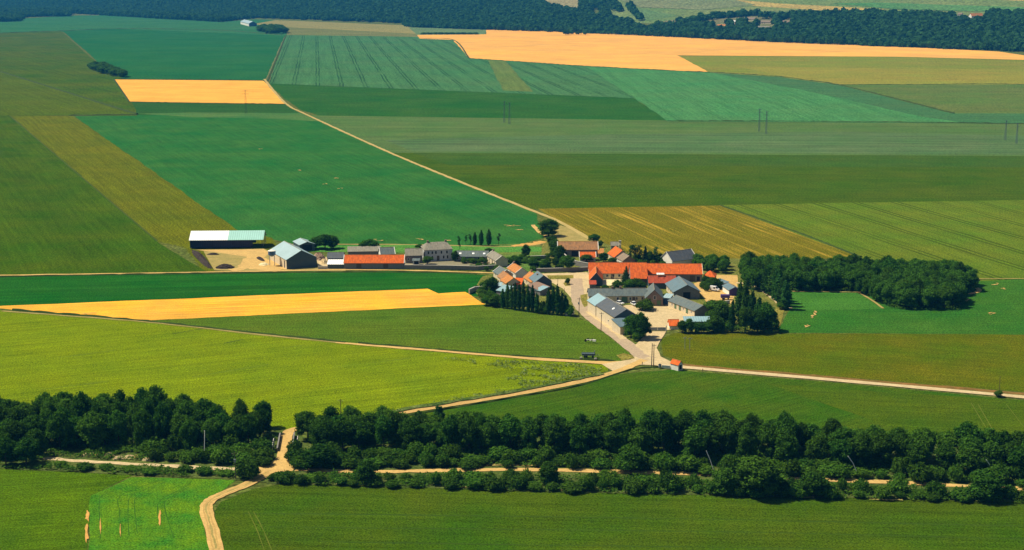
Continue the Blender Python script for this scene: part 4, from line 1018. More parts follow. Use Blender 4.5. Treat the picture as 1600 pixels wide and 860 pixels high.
def leaf_mesh(name, lobes, n, size, m, seed, core=.78):
    """clumps of leaves on the surfaces of overlapping lobes (cx, cy, cz, rx, ry, rz)"""
    g = np.random.default_rng(seed)
    lob = np.array(lobes, float)
    vol = (lob[:, 3] * lob[:, 4] + lob[:, 4] * lob[:, 5] + lob[:, 3] * lob[:, 5])
    pick = g.choice(len(lob), n, p=vol / vol.sum())
    d = g.normal(size=(n, 3)); d[:, 2] += .15
    d /= np.linalg.norm(d, axis=1)[:, None]
    l = lob[pick]
    rad = (.82 + .5 * g.random(n) ** 2.2)[:, None]
    c = l[:, :3] + d * l[:, 3:] * rad
    nn = d / l[:, 3:]
    nn /= np.linalg.norm(nn, axis=1)[:, None]
    keep = np.ones(n, bool)
    for q in lob:
        e = (((c - q[:3]) / q[3:]) ** 2).sum(1)
        keep &= e > .55
    c, nn = c[keep], nn[keep]
    k = len(c)
    nn = nn + g.normal(scale=.62, size=(k, 3))
    nn /= np.linalg.norm(nn, axis=1)[:, None]
    a = np.cross(nn, g.normal(size=(k, 3)))
    a /= np.linalg.norm(a, axis=1)[:, None]
    b = np.cross(nn, a)
    s = (size * g.uniform(.6, 1.35, k))[:, None]
    mid = nn * s * .28
    V = np.empty((k, 4, 3))
    V[:, 0] = c - a * s; V[:, 1] = c - b * s * .7 + mid; V[:, 2] = c + a * s; V[:, 3] = c + b * s * .7 + mid
    mb = MB()
    mb.v = [tuple(v) for v in V.reshape(-1, 3)]
    mb.f = [(4 * i, 4 * i + 1, 4 * i + 2, 4 * i + 3) for i in range(k)]
    for q in lob:                             # inner foliage, so the crown is not see-through
        off = len(mb.v)
        for j in range(5):
            th = PI * (j + .5) / 5
            for i in range(7):
                ph = 2 * PI * i / 7
                r_ = core * g.uniform(.8, 1.05)
                mb.v.append((q[0] + q[3] * r_ * math.sin(th) * math.cos(ph), q[1] + q[4] * r_ * math.sin(th) * math.sin(ph), q[2] + q[5] * r_ * math.cos(th)))
        for j in range(4):
            for i in range(7):
                mb.f.append((off + j * 7 + i, off + j * 7 + (i + 1) % 7, off + (j + 1) * 7 + (i + 1) % 7, off + (j + 1) * 7 + i))
    return mb.mesh(name, m)
def trunk_mesh(name, H, r, spread, seed, n=4):
    g = random.Random(seed)
    mb = MB().tube([(0, 0, -.8), (g.uniform(-.1, .1), g.uniform(-.1, .1), H * .5), (g.uniform(-.2, .2), g.uniform(-.2, .2), H)], [r, r * .75, r * .3], 8)
    for i in range(n):
        an = 2 * PI * i / n + g.uniform(-.4, .4)
        z = H * g.uniform(.4, .7)
        mb.tube([(0, 0, z), (spread * .5 * math.cos(an), spread * .5 * math.sin(an), z + H * .16), (spread * math.cos(an), spread * math.sin(an), z + H * .38)], [r * .5, r * .3, r * .1], 6)
    return mb.mesh(name, M['bark'])
PROTO = {}
def proto(kind, crown, trunk):
    PROTO.setdefault(kind, []).append((crown, trunk))
for s_ in range(7):                           # broadleaf, 10 m
    g = random.Random(100 + s_)
    lobes = [(0, 0, 6.2, 2.6, 2.6, 2.8)]
    for i in range(22):
        an = 2 * PI * i / 6.3 + g.uniform(-.5, .5)
        rr = g.uniform(1.6, 2.9)
        lobes.append((rr * math.cos(an), rr * math.sin(an), g.uniform(1.5, 7.8), g.uniform(.75, 1.45), g.uniform(.75, 1.45), g.uniform(.7, 1.3)))
    lobes += [(g.uniform(-.8, .8), g.uniform(-.8, .8), 8.4, 1.3, 1.3, 1.3), (g.uniform(-1.2, 1.2), g.uniform(-1.2, 1.2), 7.8, 1.2, 1.2, 1.2)]
    proto('broadleaf', leaf_mesh('crown', lobes, 3600, .31, M['leaf_dark'], s_), trunk_mesh('trunk', 6, .28, 1.8, s_))
for s_ in range(4):                           # Lombardy poplar, 10 m
    g = random.Random(200 + s_)
    lobes = []
    for i in range(11):
        z = .9 + 8.2 * i / 10
        w = 1.0 * math.sin(PI * min(.95, .22 + .75 * i / 10)) ** .7
        lobes.append((g.uniform(-.22, .22), g.uniform(-.22, .22), z, w * g.uniform(.85, 1.15), w * g.uniform(.85, 1.15), 1.1))
    proto('poplar', leaf_mesh('crown', lobes, 1500, .27, M['leaf_poplar'], 20 + s_), trunk_mesh('trunk', 7, .22, .5, s_))
for s_ in range(5):                           # bush, 3 m
    g = random.Random(300 + s_)
    lobes = [(0, 0, 1.3, 1.5, 1.5, 1.3)]
    for i in range(6):
        an = 2 * PI * i / 6 + g.uniform(-.4, .4)
        lobes.append((1.1 * math.cos(an), 1.1 * math.sin(an), g.uniform(.6, 1.8), g.uniform(.7, 1.0), g.uniform(.7, 1.0), g.uniform(.6, 1.0)))
    proto('bush', leaf_mesh('foliage', lobes, 900, .24, M['leaf_bush'], 40 + s_), trunk_mesh('stem', 1.6, .09, .8, s_))
for s_ in range(2):                           # conifer, 10 m
    g = random.Random(400 + s_)
    lobes = []
    for i in range(10):
        z = 1.2 + 8.3 * i / 9
        w = 2.4 * (1 - i / 10.5)
        lobes.append((g.uniform(-.1, .1), g.uniform(-.1, .1), z, w, w, .75))
    proto('conifer', leaf_mesh('crown', lobes, 1500, .3, M['leaf_conifer'], 60 + s_), trunk_mesh('trunk', 8, .2, .4, s_))
for s_ in range(2):                           # wispy thin-crowned tree, 10 m
    g = random.Random(500 + s_)
    lobes = [(g.uniform(-.7, .7), g.uniform(-.7, .7), 3.5 + 6 * i / 9, g.uniform(.5, .9), g.uniform(.5, .9), g.uniform(.5, .9)) for i in range(10)]
    proto('wispy', leaf_mesh('crown', lobes, 520, .26, M['leaf_poplar'], 80 + s_, .35), trunk_mesh('trunk', 8, .16, .9, s_, 6))
NAMES = {'broadleaf': 'broadleaf_tree', 'poplar': 'poplar_tree', 'bush': 'bush', 'conifer': 'conifer_tree', 'wispy': 'thin_tree'}
REF = {'broadleaf': (10.0, 7.4), 'poplar': (10.0, 2.4), 'bush': (2.9, 3.6), 'conifer': (10.0, 5.0), 'wispy': (10.0, 2.6)}
def tree_w(pos, h, w, kind, label, group):
    cr, tr = rnd.choice(PROTO[kind])
    o = thing(NAMES[kind], pos, rnd.uniform(0, 2 * PI), label, 'bush' if kind == 'bush' else 'tree', group)
    H0, W0 = REF[kind]
    o.scale = (w / W0, w / W0, h / H0)
    for me in (cr, tr):
        c = bpy.data.objects.new(me.name.split('.')[0], me)
        col.objects.link(c)
        c.parent = o
    return o
def tree(x, y, hpx, wpx, kind, label, group=None):
    k = ppm(y)
    return tree_w(at(x, y), hpx / k, wpx / k, kind, label, group)
def inside(p, poly):
    x, y = p; r_ = False
    for (x0, y0), (x1, y1) in zip(poly, poly[1:] + poly[:1]):
        if (y0 > y) != (y1 > y) and x < (x1 - x0) * (y - y0) / (y1 - y0) + x0:
            r_ = not r_
    return r_
def scatter(poly_px, dist, seed, limit=999):
    g = random.Random(seed)
    W = [tuple(at(*p)[:2]) for p in poly_px]
    x0, x1 = min(p[0] for p in W), max(p[0] for p in W)
    y0, y1 = min(p[1] for p in W), max(p[1] for p in W)
    out = []
    tries = int((x1 - x0) * (y1 - y0) / dist ** 2 * 30)
    for _ in range(min(tries, 60000)):
        p = (g.uniform(x0, x1), g.uniform(y0, y1))
        if inside(p, W) and all((p[0] - q[0]) ** 2 + (p[1] - q[1]) ** 2 > dist ** 2 for q in out):
            out.append(p)
            if len(out) >= limit: break
    return out
POOL = []
def wood(poly, dist, hr, wr, kind, label, group, seed, shade=None):
    g = random.Random(seed + 7)
    for X, Y in scatter(poly, dist, seed):
        p, h, w = (X, Y, ground_z(X, Y) + LIFT[0]), g.uniform(*hr), g.uniform(*wr)
        if kind == 'broadleaf':
            if g.random() < .12: h *= 1.18
            POOL.append((h / math.hypot(X, Y, CAM_H), p, h, w, label, group))
        else:
            tree_w(p, h, w, kind, label, group)
def plant_pool(limit):
    n = sum(1 for o in col.objects if o.name.startswith('broadleaf_tree'))
    POOL.sort(reverse=True)
    for k_, p, h, w, label, group in POOL[:limit - n]:
        tree_w(p, h, w, 'broadleaf', label, group)
    rest = POOL[limit - n:]
    print('broadleaf', len(POOL) + n, 'massed', len(rest))
    if not rest: return
    VV, base = [], 0
    cache = []
    for cr, tr in PROTO['broadleaf']:
        a = np.empty(len(cr.vertices) * 3, np.float32); cr.vertices.foreach_get('co', a)
        q = np.array([v for f in cr.polygons for v in f.vertices], np.int32)
        cache.append((a.reshape(-1, 3), q))
    FF = []
    for i, (k_, p, h, w, label, group) in enumerate(rest):
        a, q = cache[i % len(cache)]
        an = rnd.uniform(0, 2 * PI)
        r = np.array([[math.cos(an), -math.sin(an), 0], [math.sin(an), math.cos(an), 0], [0, 0, 1]])
        VV.append((a * np.array([w / 7.4, w / 7.4, h / 10.0])) @ r.T + np.array(p)); FF.append(q + base); base += len(a)
    V, F = np.concatenate(VV).astype(np.float32), np.concatenate(FF)
    me = bpy.data.meshes.new('massed_trees')
    me.vertices.add(len(V)); me.vertices.foreach_set('co', V.ravel())
    me.loops.add(len(F)); me.loops.foreach_set('vertex_index', F)
    me.polygons.add(len(F) // 4); me.polygons.foreach_set('loop_start', np.arange(0, len(F), 4, dtype=np.int32))
    me.materials.append(M['leaf_dark']); me.update(calc_edges=True)
    o = bpy.data.objects.new('massed_trees', me); col.objects.link(o)
    tag(o, 'trees packed in the inner rows of the dark copse and far clumps', 'woodland', None, 'stuff')

# belt along the old railway
BG = 'trees of the overgrown railway belt'
wood([(-70, 662), (60, 668), (60, 728), (-70, 728)], 5.4, (8, 12), (6.3, 10.1), 'broadleaf', 'dark broadleaf tree in the belt at the left picture edge', BG, 1)
wood([(70, 668), (190, 665), (290, 668), (290, 700), (160, 704), (80, 704)], 5.1, (9.5, 13.5), (6.3, 10.1), 'broadleaf', 'tall broadleaf tree of the belt above the left-hand railway path', BG, 2)
wood([(290, 668), (395, 670), (432, 668), (400, 700), (290, 705)], 5.2, (7, 10.5), (5.8, 9.6), 'broadleaf', 'dark broadleaf tree of the belt just left of the bridge', BG, 3)
wood([(476, 684), (640, 680), (640, 704), (500, 708)], 5.2, (8, 11.5), (6.3, 10.1), 'broadleaf', 'dark broadleaf tree of the belt just right of the bridge', BG, 4)
wood([(640, 680), (690, 682), (700, 706), (640, 706)], 5.2, (7, 9), (5.8, 9.0), 'broadleaf', 'lower broadleaf tree in the dip of the belt below the track', BG, 5)
wood([(700, 690), (960, 692), (960, 716), (700, 708)], 5.5, (9, 12), (6.3, 10.1), 'broadleaf', 'tall broadleaf tree in the middle of the belt below the dark green field', BG, 6)
wood([(960, 692), (1230, 700), (1230, 728), (960, 716)], 5.6, (9.5, 13), (6.8, 10.1), 'broadleaf', 'tall broadleaf tree of the belt left of the big round bush', BG, 7)
wood([(1230, 703), (1420, 712), (1420, 738), (1230, 728)], 5.8, (8, 11), (6.8, 10.1), 'broadleaf', 'broadleaf tree of the belt right of the big round bush', BG, 8)
wood([(1420, 712), (1680, 724), (1680, 755), (1420, 738)], 5.8, (8.5, 11.5), (6.8, 10.1), 'broadleaf', 'broadleaf tree of the belt at the right picture edge', BG, 9)
tree(686, 676, 42, 22, 'poplar', 'narrow tree standing alone above the belt beside the track', BG)
SG = 'bushes along the railway path'
wood([(225, 706), (420, 704), (415, 728), (330, 728), (240, 720)], 4.2, (2.0, 5.8), (3.4, 7.6), 'bush', 'bush at the foot of the belt left of the bridge', SG, 21)
wood([(455, 712), (700, 712), (700, 733), (470, 733)], 4.6, (1.7, 5.4), (3.2, 7.6), 'bush', 'bush north of the path just right of the bridge', SG, 22)
wood([(700, 716), (1000, 722), (1000, 734), (700, 732)], 5.0, (1.5, 4.9), (3.2, 7.2), 'bush', 'bush north of the path in the middle of the belt', SG, 23)
wood([(1000, 722), (1300, 735), (1300, 748), (1000, 737)], 4.7, (1.7, 5.4), (3.2, 7.6), 'bush', 'bush north of the path left of the big round bush', SG, 24)
wood([(1300, 738), (1680, 755), (1680, 768), (1300, 749)], 4.9, (2.0, 5.8), (3.4, 7.9), 'bush', 'bush north of the path right of the big round bush', SG, 25)
wood([(425, 750), (480, 750), (800, 752), (800, 767), (600, 764), (440, 757)], 4.0, (1.0, 3.8), (2.7, 6.4), 'bush', 'bush of the low hedge between path and foreground field, left part', SG, 26)
wood([(800, 752), (1150, 759), (1150, 775), (800, 767)], 4.4, (1.2, 4.1), (2.7, 6.7), 'bush', 'bush of the low hedge between path and foreground field, middle part', SG, 27)
wood([(1150, 761), (1680, 781), (1680, 789), (1150, 776)], 4.4, (1.3, 4.4), (2.7, 6.9), 'bush', 'bush of the low hedge between path and foreground field, right part', SG, 28)
wood([(90, 728), (360, 742), (360, 747), (215, 741), (100, 733)], 5.4, (0.6, 2.0), (2.3, 5.4), 'bush', 'low bush along the edge of the left foreground field', SG, 29)
for x, y, h, w, lb in ((388, 748, 27, 34, 'round bush beside the pole at the foreground road bend'), (500, 733, 36, 56, 'large rounded bush right of the bridge'),
                       (573, 757, 38, 34, 'tall dark bush standing before the path'), (858, 757, 34, 34, 'single round tree-like bush before the path'),
                       (1185, 774, 60, 76, 'big round dark tree on the edge of the foreground field'), (1270, 777, 38, 44, 'round dark bush right of the biggest foreground tree'),
                       (1130, 772, 40, 40, 'dark bush left of the biggest foreground tree'), (1045, 767, 30, 30, 'round bush in the right half of the low hedge'),
                       (985, 738, 42, 46, 'dark tree hiding part of the sandy path'), (1540, 780, 44, 60, 'dark bush in the low hedge near the right edge'),
                       (760, 760, 18, 26, 'small round bush in the low hedge'), (240, 706, 22, 40, 'broad bush above the pale rubble of the path')):
    tree(x, y, h, w, 'broadleaf' if h > 30 else 'bush', lb)
for a, b, lb in (((1102, 705), (1108, 719), 'longest white leaning dead trunk in the belt'), ((1322, 713), (1330, 724), 'white leaning dead trunk right of the big round bush'), ((1537, 719), (1542, 726), 'short white leaning dead trunk near the right edge'), ((56, 685), (60, 677), 'thin pale trunk at the left end of the belt'), ((322, 692), (323, 673), 'thin pale upright trunk in the left belt')):
    base = at(max(a, b, key=lambda p: p[1])[0], max(a[1], b[1]) + 21)
    tp, bt = (a, b) if a[1] < b[1] else (b, a)
    k = ppm(bt[1])
    base_z = 21 / k
    dx = (tp[0] - bt[0]) / k
    H = (bt[1] - tp[1]) / k
    o = MB().tube([(-dx * 1.2, -1.5, 0), (0, -1.2, base_z), (dx * .5, -1.2, base_z + H * .5), (dx, -1.2, base_z + H)], [.09, .10, .12, .10], 7).build('dead_trunk', M['birch'])
    o.location = base
    tag(o, lb, 'tree trunk')

def undergrowth(polys, dens, hmax, label, seed, m='leaf_bush', name='undergrowth'):
    g = np.random.default_rng(seed)
    mb = MB()
    for poly in polys:
        W = [tuple(at(*p)[:2]) for p in poly]
        x0, x1 = min(p[0] for p in W), max(p[0] for p in W)
        y0, y1 = min(p[1] for p in W), max(p[1] for p in W)
        for _ in range(int((x1 - x0) * (y1 - y0) * dens)):
            x, y = g.uniform(x0, x1), g.uniform(y0, y1)
            w = math.sin(x * .31 + 1.7 * math.sin(y * .23)) * math.cos(y * .37 + x * .11)
            if w < -.25 or not inside((x, y), W): continue
            for k in range(3):
                h = hmax * (.35 + .65 * max(0, w)) * g.uniform(.3, 1)
                c = Vector((x + g.normal() * .35, y + g.normal() * .35, LIFT[0] + h * g.uniform(.4, 1)))
                a = Vector(g.normal(size=3)).normalized() * g.uniform(.25, .55)
                n = (Vector((0, 0, 1.3)) + Vector(g.normal(size=3)) * .6).normalized()
                b = n.cross(a)
                mb.quad(c - a, c - b * .7, c + a, c + b * .7)
    return tag(mb.build(name, M[m]), label, name, None, 'stuff')
M['leaf_weed'] = leaf('weed_leaves', (0.07, 0.13, 0.01), (0.30, 0.34, 0.14))
undergrowth([[(690, 562), (800, 566), (900, 571), (944, 575), (930, 583), (880, 592), (810, 604), (790, 594), (820, 582), (760, 572)], [(612, 646), (681, 633), (790, 615), (890, 595), (938, 584), (925, 582), (870, 592), (780, 611), (680, 630)]], .8, .7, 'pale flowering weeds along the edge of the yellow-green field near the junction', 79, 'leaf_weed', 'weeds')
undergrowth([[(1160, 440), (1240, 440), (1345, 444), (1345, 457), (1240, 457), (1172, 457)], [(1345, 456), (1420, 470), (1500, 470), (1520, 450), (1520, 459), (1500, 461), (1500, 486), (1420, 486), (1388, 484)],
             [(1062, 514), (1130, 508), (1215, 512), (1212, 523), (1062, 522)]], 1.2, 3.0, 'dark undergrowth along the foot of the copse and the farm trees', 78)
undergrowth([[(-60, 690), (60, 690), (430, 684), (430, 704), (60, 716), (-60, 728)], [(476, 690), (960, 700), (1230, 712), (1680, 735), (1680, 752), (1230, 730), (960, 716), (500, 708)],
             [(-60, 712), (60, 722), (230, 700), (420, 698), (418, 728), (250, 722), (60, 716)], [(60, 730), (215, 733), (400, 742), (392, 750), (210, 743), (0, 733)],
             [(455, 705), (800, 712), (1100, 724), (1680, 748), (1680, 764), (1300, 747), (1000, 735), (800, 731), (470, 731)],
             [(425, 748), (478, 744), (800, 745), (1000, 748), (1300, 760), (1680, 778), (1680, 790), (1250, 780), (800, 769), (440, 759)]], 2.0, 2.3, 'low green undergrowth of the old railway strip between the bushes', 77)
# copse right of the village
CG = 'trees of the dark copse'
wood([(1160, 428), (1240, 428), (1240, 452), (1172, 455)], 4.0, (8.8, 10.6), (6.6, 8.8), 'broadleaf', 'dark tree at the left end of the copse beside the farm', CG, 31)
wood([(1240, 428), (1345, 431), (1345, 455), (1240, 455)], 4.4, (8.8, 10.6), (6.6, 8.8), 'broadleaf', 'dark tree in the straight edge of the copse above the clover field', CG, 32)
wood([(1345, 432), (1420, 434), (1420, 483), (1390, 481), (1345, 458)], 4.5, (8.8, 10.6), (6.6, 8.8), 'broadleaf', 'dark tree at the left corner of the jutting part of the copse', CG, 33)
wood([(1420, 434), (1490, 437), (1498, 455), (1498, 483), (1420, 483)], 4.5, (8.8, 10.6), (6.6, 8.8), 'broadleaf', 'dark tree in the jutting right part of the copse', CG, 34)
wood([(1490, 441), (1515, 446), (1520, 457), (1495, 458)], 3.9, (8.8, 10.6), (6.6, 8.8), 'broadleaf', 'dark tree at the rounded right tip of the copse', CG, 35)
PG = 'poplars along the lane'
for i, (x, y, h) in enumerate(((1196, 458, 36), (1202, 462, 42), (1207, 466, 46), (1212, 470, 48), (1217, 474, 50), (1222, 479, 48), (1227, 484, 44))):
    tree(x, y, h, 17, 'poplar', ('farthest', 'second farthest', 'third farthest', 'middle', 'third nearest', 'second nearest', 'nearest')[i] + ' poplar of the row beside the lane right of the farm', PG)
tree(1222, 484, 10, 16, 'bush', 'small dark bush at the foot of the lane poplars')

# trees right of the great farm
FG = 'tall trees right of the great farm'
for x, y, h, w, k, lb in ((1155, 500, 60, 15, 'poplar', 'leftmost tall poplar right of the courtyard farm'), (1164, 506, 66, 16, 'poplar', 'tallest poplar right of the courtyard farm'),
                          (1174, 511, 56, 16, 'poplar', 'broad poplar in the middle of the farm trees'), (1184, 514, 48, 16, 'poplar', 'shorter poplar on the right of the farm trees'),
                          (1143, 520, 50, 10, 'poplar', 'thin dark poplar standing apart at the left of the farm trees'),
                          (1195, 517, 44, 34, 'broadleaf', 'broad dark tree at the right of the tall poplars'), (1206, 519, 26, 24, 'broadleaf', 'low round tree at the right end of the farm trees'),
                          (1165, 521, 40, 28, 'broadleaf', 'dark tree at the foot of the tall poplars'), (1183, 521, 34, 28, 'broadleaf', 'dark tree in front of the shorter poplar'),
                          (1128, 508, 34, 34, 'broadleaf', 'dark tree right of the pale blue tin roof'), (1112, 492, 22, 30, 'broadleaf', 'dark tree behind the stable gable'),
                          (1125, 490, 20, 28, 'broadleaf', 'dark tree below the low pale yard wall'), (1116, 519, 26, 26, 'broadleaf', 'dark round tree at the right end of the farm hedge')):
    tree(x, y, h, w, k, lb, FG)
HG = 'hedge trees before the blue tin roof'
for i, (x, y, h) in enumerate(((1066, 521, 19), (1076, 521, 22), (1086, 521, 15), (1096, 521, 14), (1106, 521, 16))):
    tree(x, y, h, 17, 'broadleaf', ('leftmost', 'second from left', 'middle', 'second from right', 'rightmost')[i] + ' small tree of the hedge in front of the pale blue tin roof', HG)
for x, y, h, w, lb in ((1103, 447, 15, 15, 'dark round bush in front of the hipped orange outhouse'), (1113, 452, 17, 24, 'green bush in the middle of the right yard'), (1122, 452, 12, 16, 'dark bush beside the narrow slate lean-to')):
    tree(x, y, h, w, 'broadleaf', lb)
YG = 'dark trees behind the orange farm roof'
wood([(1080, 413), (1136, 416), (1142, 430), (1105, 428)], 5.0, (5, 7.5), (5.5, 7.5), 'broadleaf', 'dark tree right of the slate barn behind the orange roof', YG, 41)
for i, (x, y, h, w, k) in enumerate(((985, 411, 26, 10, 'wispy'), (992, 412, 28, 10, 'wispy'), (999, 412, 27, 10, 'wispy'), (1008, 413, 26, 13, 'conifer'), (1015, 413, 20, 14, 'broadleaf'), (1023, 413, 25, 9, 'wispy'), (1030, 413, 16, 16, 'broadleaf'))):
    tree(x, y, h, w, k, ('leftmost', 'second', 'third', 'dark pointed', 'round', 'sixth', 'rightmost')[i] + ' tree of the thin row behind the orange roof')
tree(978, 449, 31, 17, 'conifer', 'dark pointed conifer in front of the orange roof')
for x, y, h, w, lb in ((964, 454, 15, 20, 'green bush at left of the garden behind the slate house'), (984, 456, 18, 22, 'dark tree at the foot of the conifer'), (995, 456, 20, 22, 'dark round tree in the garden behind the slate house'), (1003, 457, 16, 16, 'dark tree at right of the garden behind the slate house'), (946, 455, 8, 12, 'small bush below the cream farm yard')):
    tree(x, y, h, w, 'broadleaf', lb)
tree(1008, 485, 15, 28, 'bush', 'bright green rounded bush in the courtyard')
for x, y, h, w, lb in ((986, 527, 34, 26, 'dark tree against the near end of the roadside barn'), (998, 531, 42, 28, 'largest dark tree in front of the courtyard gate'), (1009, 527, 24, 18, 'lower dark tree beside the courtyard gate')):
    tree(x, y, h, w, 'broadleaf', lb)
tree(994, 533, 13, 12, 'bush', 'small light green bush under the trees by the junction')
tree(1040, 470, 10, 14, 'bush', 'green bush between the brick gable and the slate barn')
# village trees
for x, y, h, w, lb in ((494, 389, 17, 24, 'left dark tree behind the tin-roofed shed'), (508, 390, 23, 28, 'tallest dark tree behind the tin-roofed shed'), (521, 389, 20, 20, 'right dark tree behind the tin-roofed shed'),
                       (577, 395, 20, 33, 'single rounded dark tree behind the long orange barn'), (857, 370, 27, 34, 'big round dark tree beside the diagonal field track'),
                       (928, 379, 12, 20, 'low dark round tree at the end of the diagonal track'), (938, 387, 10, 10, 'small tree right of the mossy barn'),
                       (822, 402, 19, 15, 'dark round tree on the lawn edge'), (668, 414, 12, 18, 'dark tree in front of the manor'), (711, 409, 16, 12, 'dark tree against the right end of the manor'),
                       (655, 391, 8, 14, 'dark tree behind the left corner of the manor'), (862, 384, 14, 18, 'green tree at the top of the garden trees'), (866, 397, 22, 20, 'green tree beside the curved wall'),
                       (874, 410, 26, 20, 'tall dark green tree beside the curved wall'), (886, 424, 24, 26, 'darkest tree at the foot of the curved wall'), (852, 423, 17, 22, 'dark round tree above the village square'),
                       (833, 421, 15, 22, 'light green tree above the village square'), (868, 418, 14, 12, 'small dark tree beside the darkest tree'), (887, 445, 9, 9, 'small tree on the grass island of the square'),
                       (800, 414, 10, 20, 'dark shrubby tree right of the small stone house'), (810, 410, 8, 16, 'low shrubby tree behind the orange cottages'), (768, 458, 24, 22, 'dark tree left of the tan cottage'),
                       (763, 397, 8, 12, 'shrubby tree on the lawn above the long slate range'), (916, 409, 10, 24, 'green shrub in front of the red-orange outhouse'), (943, 410, 14, 16, 'dark tree between the two orange-roofed houses'),
                       (957, 413, 9, 14, 'green shrub below the steep orange-roofed house'), (760, 478, 12, 18, 'green tree at the tip of the stubble field'), (772, 480, 17, 18, 'green tree left of the poplar row')):
    tree(x, y, h, w, 'broadleaf', lb)
for i, (x, y, h, w, k) in enumerate(((717.5, 394, 23, 5, 'wispy'), (728, 382.5, 13, 5, 'wispy'), (735, 383, 15, 6, 'wispy'), (742, 383.5, 19, 7, 'poplar'), (752, 384, 23, 8, 'poplar'), (764, 384.5, 25, 9, 'poplar'), (779, 383, 17, 5, 'wispy'))):
    tree(x, y, h, w, k, ('thin dark tree rising from behind the long slate range', 'leftmost thin tree of the row behind the lawn', 'second thin tree of the row behind the lawn', 'left small poplar of the row behind the lawn', 'middle poplar of the row behind the lawn', 'widest poplar of the row behind the lawn', 'lone thin tree right of the lawn poplars')[i])
VG = 'garden shrubs of the village'
wood([(724, 410), (758, 410), (760, 413), (724, 413)], 2.6, (1.6, 2.6), (2.6, 3.6), 'bush', 'dark hedge shrub in front of the long slate range', VG, 51)
wood([(735, 419), (776, 418), (776, 424), (740, 424)], 3.4, (1.2, 2.2), (2.4, 3.4), 'bush', 'shrub along the garden wall below the long slate range', VG, 52)
wood([(745, 458), (770, 462), (790, 480), (762, 476)], 3.2, (1.5, 3.2), (2.8, 4.4), 'bush', 'green shrub between stubble field and blue tin shed', VG, 53)
wood([(830, 410), (875, 398), (880, 420), (830, 424)], 5.5, (1.5, 3), (2.8, 4.2), 'bush', 'shrub in the garden above the village square', VG, 54)
wood([(785, 409), (818, 402), (822, 412), (800, 416)], 3.6, (1.4, 2.6), (2.8, 4.0), 'bush', 'shrub behind the orange-roofed cottages', VG, 55)
wood([(742, 452), (768, 446), (772, 460), (748, 462)], 3.2, (1.5, 3.4), (2.8, 4.4), 'bush', 'shrub beside the pale wall corner left of the cottages', VG, 56)
wood([(786, 466), (830, 470), (838, 480), (792, 478)], 3.4, (1.6, 3.2), (2.8, 4.2), 'bush', 'shrub between the cottages and the poplar row', VG, 57)
wood([(1095, 448), (1125, 446), (1122, 455), (1100, 456)], 3.4, (1.5, 3.0), (2.8, 4.2), 'bush', 'shrub of the planted island in the right yard', VG, 58)
wood([(975, 408), (1036, 410), (1036, 416), (975, 414)], 3.2, (1.8, 3.6), (2.8, 4.4), 'bush', 'shrub of the hedge behind the orange farm roof', VG, 59)
wood([(1100, 498), (1140, 495), (1145, 520), (1110, 518)], 3.6, (2, 4), (3, 5), 'bush', 'shrub between the stables and the tall poplars', VG, 60)
LG = 'poplar row below the cottages'
for i, (x, y, h) in enumerate(((786, 482, 28), (793, 483, 35), (799, 484, 36), (805, 485, 38), (811, 486, 41), (818, 487, 42), (825, 488, 41), (832, 489, 38), (839, 490, 30), (857, 492, 36), (864, 492, 42), (871, 493, 42), (878, 493, 36), (884, 493, 27))):
    nm = ('first', 'second', 'third', 'fourth', 'fifth', 'sixth', 'seventh', 'eighth', 'ninth', 'tenth', 'eleventh', 'twelfth', 'thirteenth', 'last')[i]
    tree(x, y, h * (1.12 if i % 2 else 1.03), 8.5 if i < 9 else 10, 'poplar', nm + ' poplar from the left in the row below the cottages', LG)
for x, y, h, w, lb in ((846, 490, 18, 14, 'round bush in the gap of the poplar row'), (852, 491, 12, 10, 'light green bush in the gap of the poplar row'), (890, 494, 16, 14, 'dark bush at the road end of the poplar row')):
    tree(x, y, h, w, 'bush', lb)
tree(1560, 621, 9, 12, 'bush', 'dark bush at the foot of the thin pole by the right road')
# far clumps
wood([(140, 106), (160, 105), (196, 119), (190, 123), (152, 113)], 12, (8, 11), (13, 16), 'broadleaf', 'dark tree of the long clump at the corner of the small golden field', 'clump beside the small golden field', 61)
wood([(405, 50), (412, 46), (440, 47), (447, 52), (425, 54)], 21, (13, 17), (22, 26), 'broadleaf', 'dark tree of the round copse beside the lone barn', 'round copse beside the lone barn', 62)
for i, x in enumerate(range(662, 752, 9)):
    tree(x, 54.2, 3.2, 10, 'bush', 'dark bush of the thin hedge at the left end of the great golden field', 'hedge at the great golden field')
for i, (x, y, h, w) in enumerate(((884, 55, 8, 11), (893, 54, 5, 10), (904, 54.5, 5, 10), (915, 55, 5, 10))):
    tree(x, y, h, w, 'broadleaf', ('tallest', 'second', 'third', 'last')[i] + ' tree of the dark clump jutting into the great golden field', 'clump in the great golden field')

plant_pool(298)
